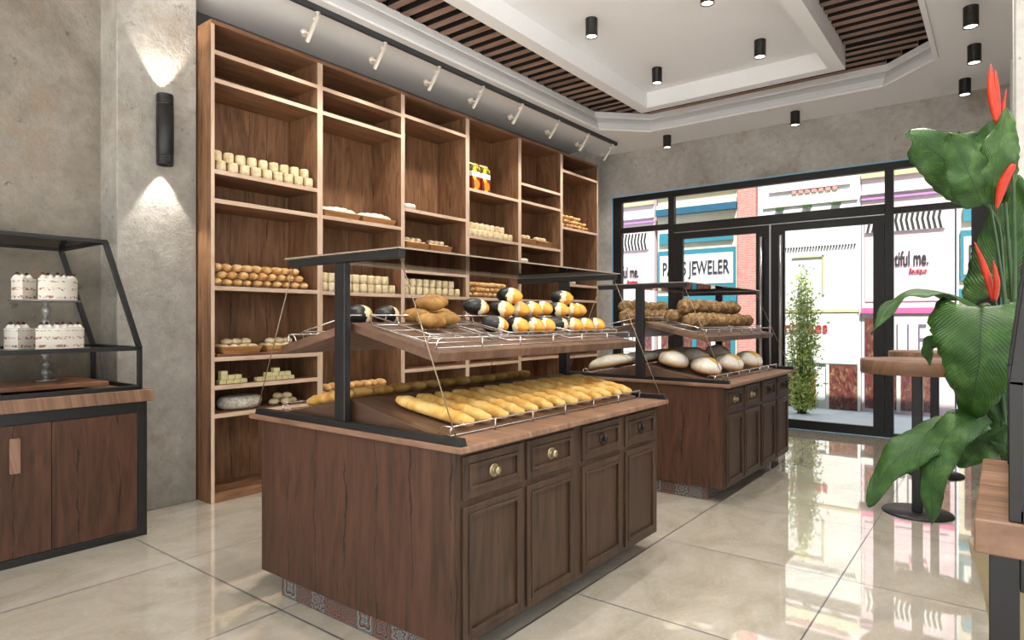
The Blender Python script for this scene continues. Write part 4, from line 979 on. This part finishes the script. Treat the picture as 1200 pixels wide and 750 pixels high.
for s_ in (-1, 1):
    MB().lathe([(.001, s_*.238), (.0495, s_*.238)], 20).build('lamp_lens', 'lamp_glow', sc)
    spot((-4.905, 2.164, 2.80+s_*.2455), (-4.925, 2.164, 2.80+s_*2), SCONCE_W, 66, .35, (1, .93, .84), .015, 'sconce_beam')

# ================================================================ BAR TABLES
def bar_table(x, y, lab, r=.365):
    t_ = thing('bar_table', lab, 'table', (x, y, 0), group='round bar tables')
    MB().lathe([(.001, 1.015), (r-.004, 1.015), (r, 1.02), (r, 1.108), (r-.004, 1.113), (.001, 1.113)], 56).build('tabletop', 'walnut_top', t_)
    MB().box(-.032, .032, -.032, .032, .014, 1.0148).build('post', 'black_metal', t_, bevel=.004)
    MB().lathe([(.001, 0), (.222, 0), (.226, .004), (.222, .013), (.001, .014)], 48).build('base_disc', 'black_metal', t_)
bar_table(-.50, 5.46, 'round wooden bar table on a black post, nearer one beside the plant')
bar_table(-.50, 6.93, 'round wooden bar table mostly hidden behind the nearer bar table')

# ================================================================ PLANT
pl = thing('potted_plant', 'tall green broad-leaved plant with orange-red flower bracts at the right edge', 'plant', (.03, 3.2, 0))
MB().lathe([(.001, 0), (.06, 0), (.062, .01), (.066, .05), (.078, .18), (.098, .3), (.122, .40), (.142, .46), (.146, .50), (.14, .505), (.134, .50), (.13, .45), (.001, .44)], 36).build('pot', 'pot_clay', pl)
LV = {
'A': ([(-0.067, 3.15, 1.864), (-0.112, 3.1, 1.94), (-0.193, 3.05, 2.04), (-0.266, 3.0, 2.112), (-0.301, 2.95, 2.141)], 0.105, (-.35, -1, .5), .25),
'B': ([(-0.068, 3.05, 1.843), (-0.093, 3.0, 1.92), (-0.132, 2.98, 2.03), (-0.168, 2.95, 2.114)], 0.082, (.25, -1, -.1), .2),
'C': ([(-0.044, 3.05, 1.841), (-0.033, 3.0, 1.944), (-0.013, 3.02, 2.074), (0.01, 3.1, 2.212)], 0.078, (-.2, -1, 0), .25),
'D': ([(-0.052, 3.2, 2.02), (-0.079, 3.2, 2.08), (-0.116, 3.2, 2.136), (-0.153, 3.2, 2.17)], 0.085, (.3, -.8, .7), .1),
'D2': ([(-0.046, 3.22, 1.95), (-0.055, 3.22, 2.05), (-0.041, 3.22, 2.14), (-0.008, 3.2, 2.21)], 0.075, (.3, -.8, .6), .1),
'E': ([(-0.026, 3.4, 1.50), (-0.015, 3.45, 1.66), (0.009, 3.45, 1.84), (0.045, 3.4, 2.006)], 0.13, (-.1, -1, .1), .15),
'F': ([(-0.071, 3.1, 1.45), (-0.138, 3.05, 1.487), (-0.232, 3.0, 1.521), (-0.319, 2.95, 1.505), (-0.377, 2.9, 1.437), (-0.414, 2.85, 1.343)], 0.06, (0, -.16, 1), .3),
'G': ([(-0.068, 2.95, 1.45), (-0.069, 2.88, 1.369), (-0.073, 2.86, 1.246), (-0.092, 2.9, 1.126), (-0.117, 3.0, 1.024)], 0.175, (-.05, -1, .25), .16),
'H': ([(-0.065, 3.05, 1.029), (-0.168, 2.95, 0.983), (-0.275, 2.85, 0.924), (-0.353, 2.8, 0.831), (-0.411, 2.75, 0.689)], 0.09, (-.1, -.8, .7), .2),
'I': ([(-0.064, 3.0, 1.045), (-0.139, 2.9, 1.008), (-0.194, 2.85, 0.914), (-0.211, 2.8, 0.788), (-0.211, 2.8, 0.65)], 0.075, (-.3, -1, .3), .2),
'J': ([(0.013, 3.1, 0.991), (-0.045, 3.1, 0.935), (-0.098, 3.1, 0.872), (-0.148, 3.1, 0.815)], 0.07, (.3, -1, .3), .2),
'K': ([(-0.045, 3.15, 1.053), (-0.018, 3.12, 0.985), (0.003, 3.1, 0.924), (0.018, 3.1, 0.868)], 0.06, (.2, -1, .2), .2),
'Lf': ([(-0.199, 3.1, 1.328), (-0.231, 3.1, 1.313), (-0.248, 3.1, 1.275), (-0.238, 3.08, 1.217)], 0.03, (.3, -1, -.2), .2),
'M': ([(0.008, 3.15, 1.367), (-0.008, 3.1, 1.252), (-0.018, 3.1, 1.136), (-0.013, 3.1, 0.988)], 0.085, (.3, -1, 0), .2),
'N': ([(0.019, 3.25, 1.177), (0.052, 3.3, 1.038), (0.036, 3.3, 0.898), (0.008, 3.25, 0.816)], 0.08, (.1, -1, .1), .2),
}
def catmull(P, u):
    n = len(P)-1; f = u*n; i = min(int(f), n-1); t_ = f-i; p0 = P[max(i-1, 0)]; p1 = P[i]; p2 = P[i+1]; p3 = P[min(i+2, n)]
    return .5*((2*p1)+(p2-p0)*t_+(2*p0-5*p1+4*p2-p3)*t_*t_+(3*p1-p0-3*p2+p3)*t_**3)
org = Vector((.03, 3.2, 0))
def leaf(pts, hw, nrm, cup, heart=False, seed=0):
    P = [Vector(p)-org for p in pts]; mb = MB(); N = 26; K = 10; nrm = Vector(nrm).normalized(); mb.uv = []
    for i in range(N+1):
        u = i/N; c = catmull(P, u); tg = (catmull(P, min(1, u+.02))-catmull(P, max(0, u-.02))).normalized()
        s_ = tg.cross(nrm).normalized(); nn = s_.cross(tg).normalized()
        w = hw*((math.sin(PI*min(1, (u*.86+.14)))**.75)*(1-.25*u) if not heart else (min(1, .72+u*2.2) if u < .13 else 1)*(1-max(0, u-.1)/.9)**.62*(1.0))
        if u > .999: w = .002
        if u < .001 and not heart: w = .01
        for k in range(-K//2, K//2+1):
            v = k/(K/2); wv = .012*math.sin(u*19+seed+v*2)*abs(v)
            edge = 1+.035*math.sin(u*60+seed)*(abs(v) > .9)
            back = -tg*(.10*hw*4*abs(v)**2*max(0, 1-u*5)) if heart else Vector((0, 0, 0))
            mb.v.append(tuple(c+s_*w*v*edge+nn*(-cup*w*abs(v)**1.6+wv)+back+nn*(0 if k else -.003))); mb.uv.append((v*.5+.5, u))
    R_ = K+1
    for i in range(N):
        for k in range(K): mb.face([i*R_+k, i*R_+k+1, (i+1)*R_+k+1, (i+1)*R_+k], 0, True)
    o = mb.build('leaf', 'leaf_green', pl); md = o.modifiers.new('thick', 'SOLIDIFY'); md.thickness = .0016; md.offset = 0
    return o
for i, (k, (p, w, n_, cu)) in enumerate(LV.items()): leaf(p, w, n_, cu, k in ('G', 'E'), i*1.7)
ST = [[(0.013, 3.2, 0.775), (0.008, 3.2, 1.079), (0.003, 3.2, 1.417), (-0.019, 3.15, 1.651), (-0.044, 3.05, 1.845)],
[(0.019, 3.22, 0.772), (0.019, 3.25, 1.075), (0.014, 3.3, 1.313), (-0.003, 3.3, 1.557), (-0.019, 3.2, 1.779), (-0.067, 3.15, 1.868)],
[(0.024, 3.18, 0.781), (0.035, 3.25, 1.076), (0.042, 3.35, 1.382), (0.023, 3.4, 1.561), (-0.026, 3.4, 1.519)],
[(0.008, 3.18, 0.778), (-0.003, 3.1, 1.055), (-0.024, 3.1, 1.317), (-0.044, 3.05, 1.449), (-0.068, 2.95, 1.455)],
[(0.003, 3.2, 0.774), (-0.019, 3.15, 0.948), (-0.065, 3.05, 1.036)],
[(0.029, 3.2, 0.778), (0.032, 3.2, 1.081), (0.027, 3.2, 1.417), (0.011, 3.2, 1.721), (-0.018, 3.11, 2.19)],
[(0.02, 3.2, 0.778), (0.02, 3.18, 1.1), (-.02, 3.12, 1.4), (-0.031, 3.09, 1.49)],
[(0.02, 3.2, 0.778), (.025, 3.1, 1.1), (0.026, 3.03, 1.3), (0.03, 3.0, 1.6), (.026, 3.0, 1.96)]]
for p in ST:
    P = [Vector((.03+random.uniform(-.04, .04), 3.2+random.uniform(-.04, .04), .44))-org]+[Vector(q)-org for q in p]
    MB().tube([catmull(P, i/24) for i in range(25)], [.011-.006*i/24 for i in range(25)], 8).build('stem', 'stem_green', pl)
BR = [([(-0.021, 3.1, 2.165), (-0.037, 3.1, 2.251), (-0.042, 3.1, 2.325), (-0.042, 3.1, 2.395)], .019), ([(-0.018, 3.12, 2.16), (-0.022, 3.12, 2.24), (-0.026, 3.12, 2.321), (-0.029, 3.12, 2.375)], .016),
([(-0.008, 3.15, 2.16), (-0.005, 3.15, 2.215), (0.0, 3.15, 2.257), (0.006, 3.15, 2.3)], .009), ([(0.028, 3.0, 1.975), (0.004, 3.0, 1.925), (-0.013, 3.0, 1.872), (-0.023, 3.0, 1.815)], .024),
([(-0.034, 3.1, 1.475), (-0.05, 3.1, 1.556), (-0.069, 3.1, 1.63), (-0.093, 3.1, 1.706)], .017), ([(-0.029, 3.08, 1.475), (-0.023, 3.08, 1.531), (-0.026, 3.08, 1.574), (-0.034, 3.08, 1.63)], .015), ([(0.022, 3.0, 1.346), (0.018, 3.0, 1.308), (0.013, 3.0, 1.273), (0.008, 3.0, 1.245)], .012)]
for p, w in BR:
    P = [Vector(q)-org for q in p]; N = 16
    MB().tube([catmull(P, i/N) for i in range(N+1)], [max(.0015, .72*w*math.sin(PI*min(1, (i/N)*.82+.18))**.8) for i in range(N+1)], 8).build('flower_bract', 'bract_red', pl)

# ================================================================ RIGHT COUNTER (cut by the right edge)
rc = thing('side_counter', 'thick walnut slab on a dark metal frame at the lower right corner', 'counter', (-.06, 1.94, 0))
B(0, 1.2, 0, .86, .828, .912).build('wood_slab', 'walnut_top', rc, bevel=.004)
fm = MB()
for x0_, x1_, a, b in ((.03, .09, .02, .08), (1.1, 1.16, .02, .08), (.03, .09, .78, .84), (1.1, 1.16, .78, .84)): fm.box(x0_, x1_, a, b, 0, .8275)
fm.box(.09, 1.1, .02, .08, .745, .8275); fm.box(.09, 1.1, .78, .84, .745, .8275); fm.box(.03, .09, .08, .78, .745, .8275); fm.box(1.1, 1.16, .08, .78, .745, .8275); fm.box(.09, 1.1, .02, .08, 0, .05)
fm.build('metal_frame', 'black_metal', rc, bevel=.002)
rs = thing('side_display_case', 'dark metal frame of a glass case on the side counter, cut by the right edge', 'display case', (-.06, 1.94, .9125))
fm = MB(); p = .03
for y in (.03, .8):
    fm.bar((.083, y, 0), (.083, y, .34), p, p, (0, 1, 0)); fm.bar((.083, y, .33), (.155, y, .97), p, p, (0, 1, 0)); fm.bar((.09, y, .016), (1.1, y, .016), p, p)
    fm.bar((.155, y, .97), (1.1, y, .97), p, p); fm.bar((1.1, y, 0), (1.1, y, .97), p, p, (0, 1, 0))
for x, z in ((.083, .017), (.155, .97), (1.1, .97), (1.1, .017)): fm.bar((x, .03, z), (x, .8, z), p*.8, p*.8)
fm.build('case_frame', 'black_metal', rs, bevel=.002)
MB().hexa([(.081, .05, .35), (.085, .05, .35), (.085, .78, .35), (.081, .78, .35), (.153, .05, .96), (.157, .05, .96), (.157, .78, .96), (.153, .78, .96)]).build('side_glass', 'thin_glass', rs)
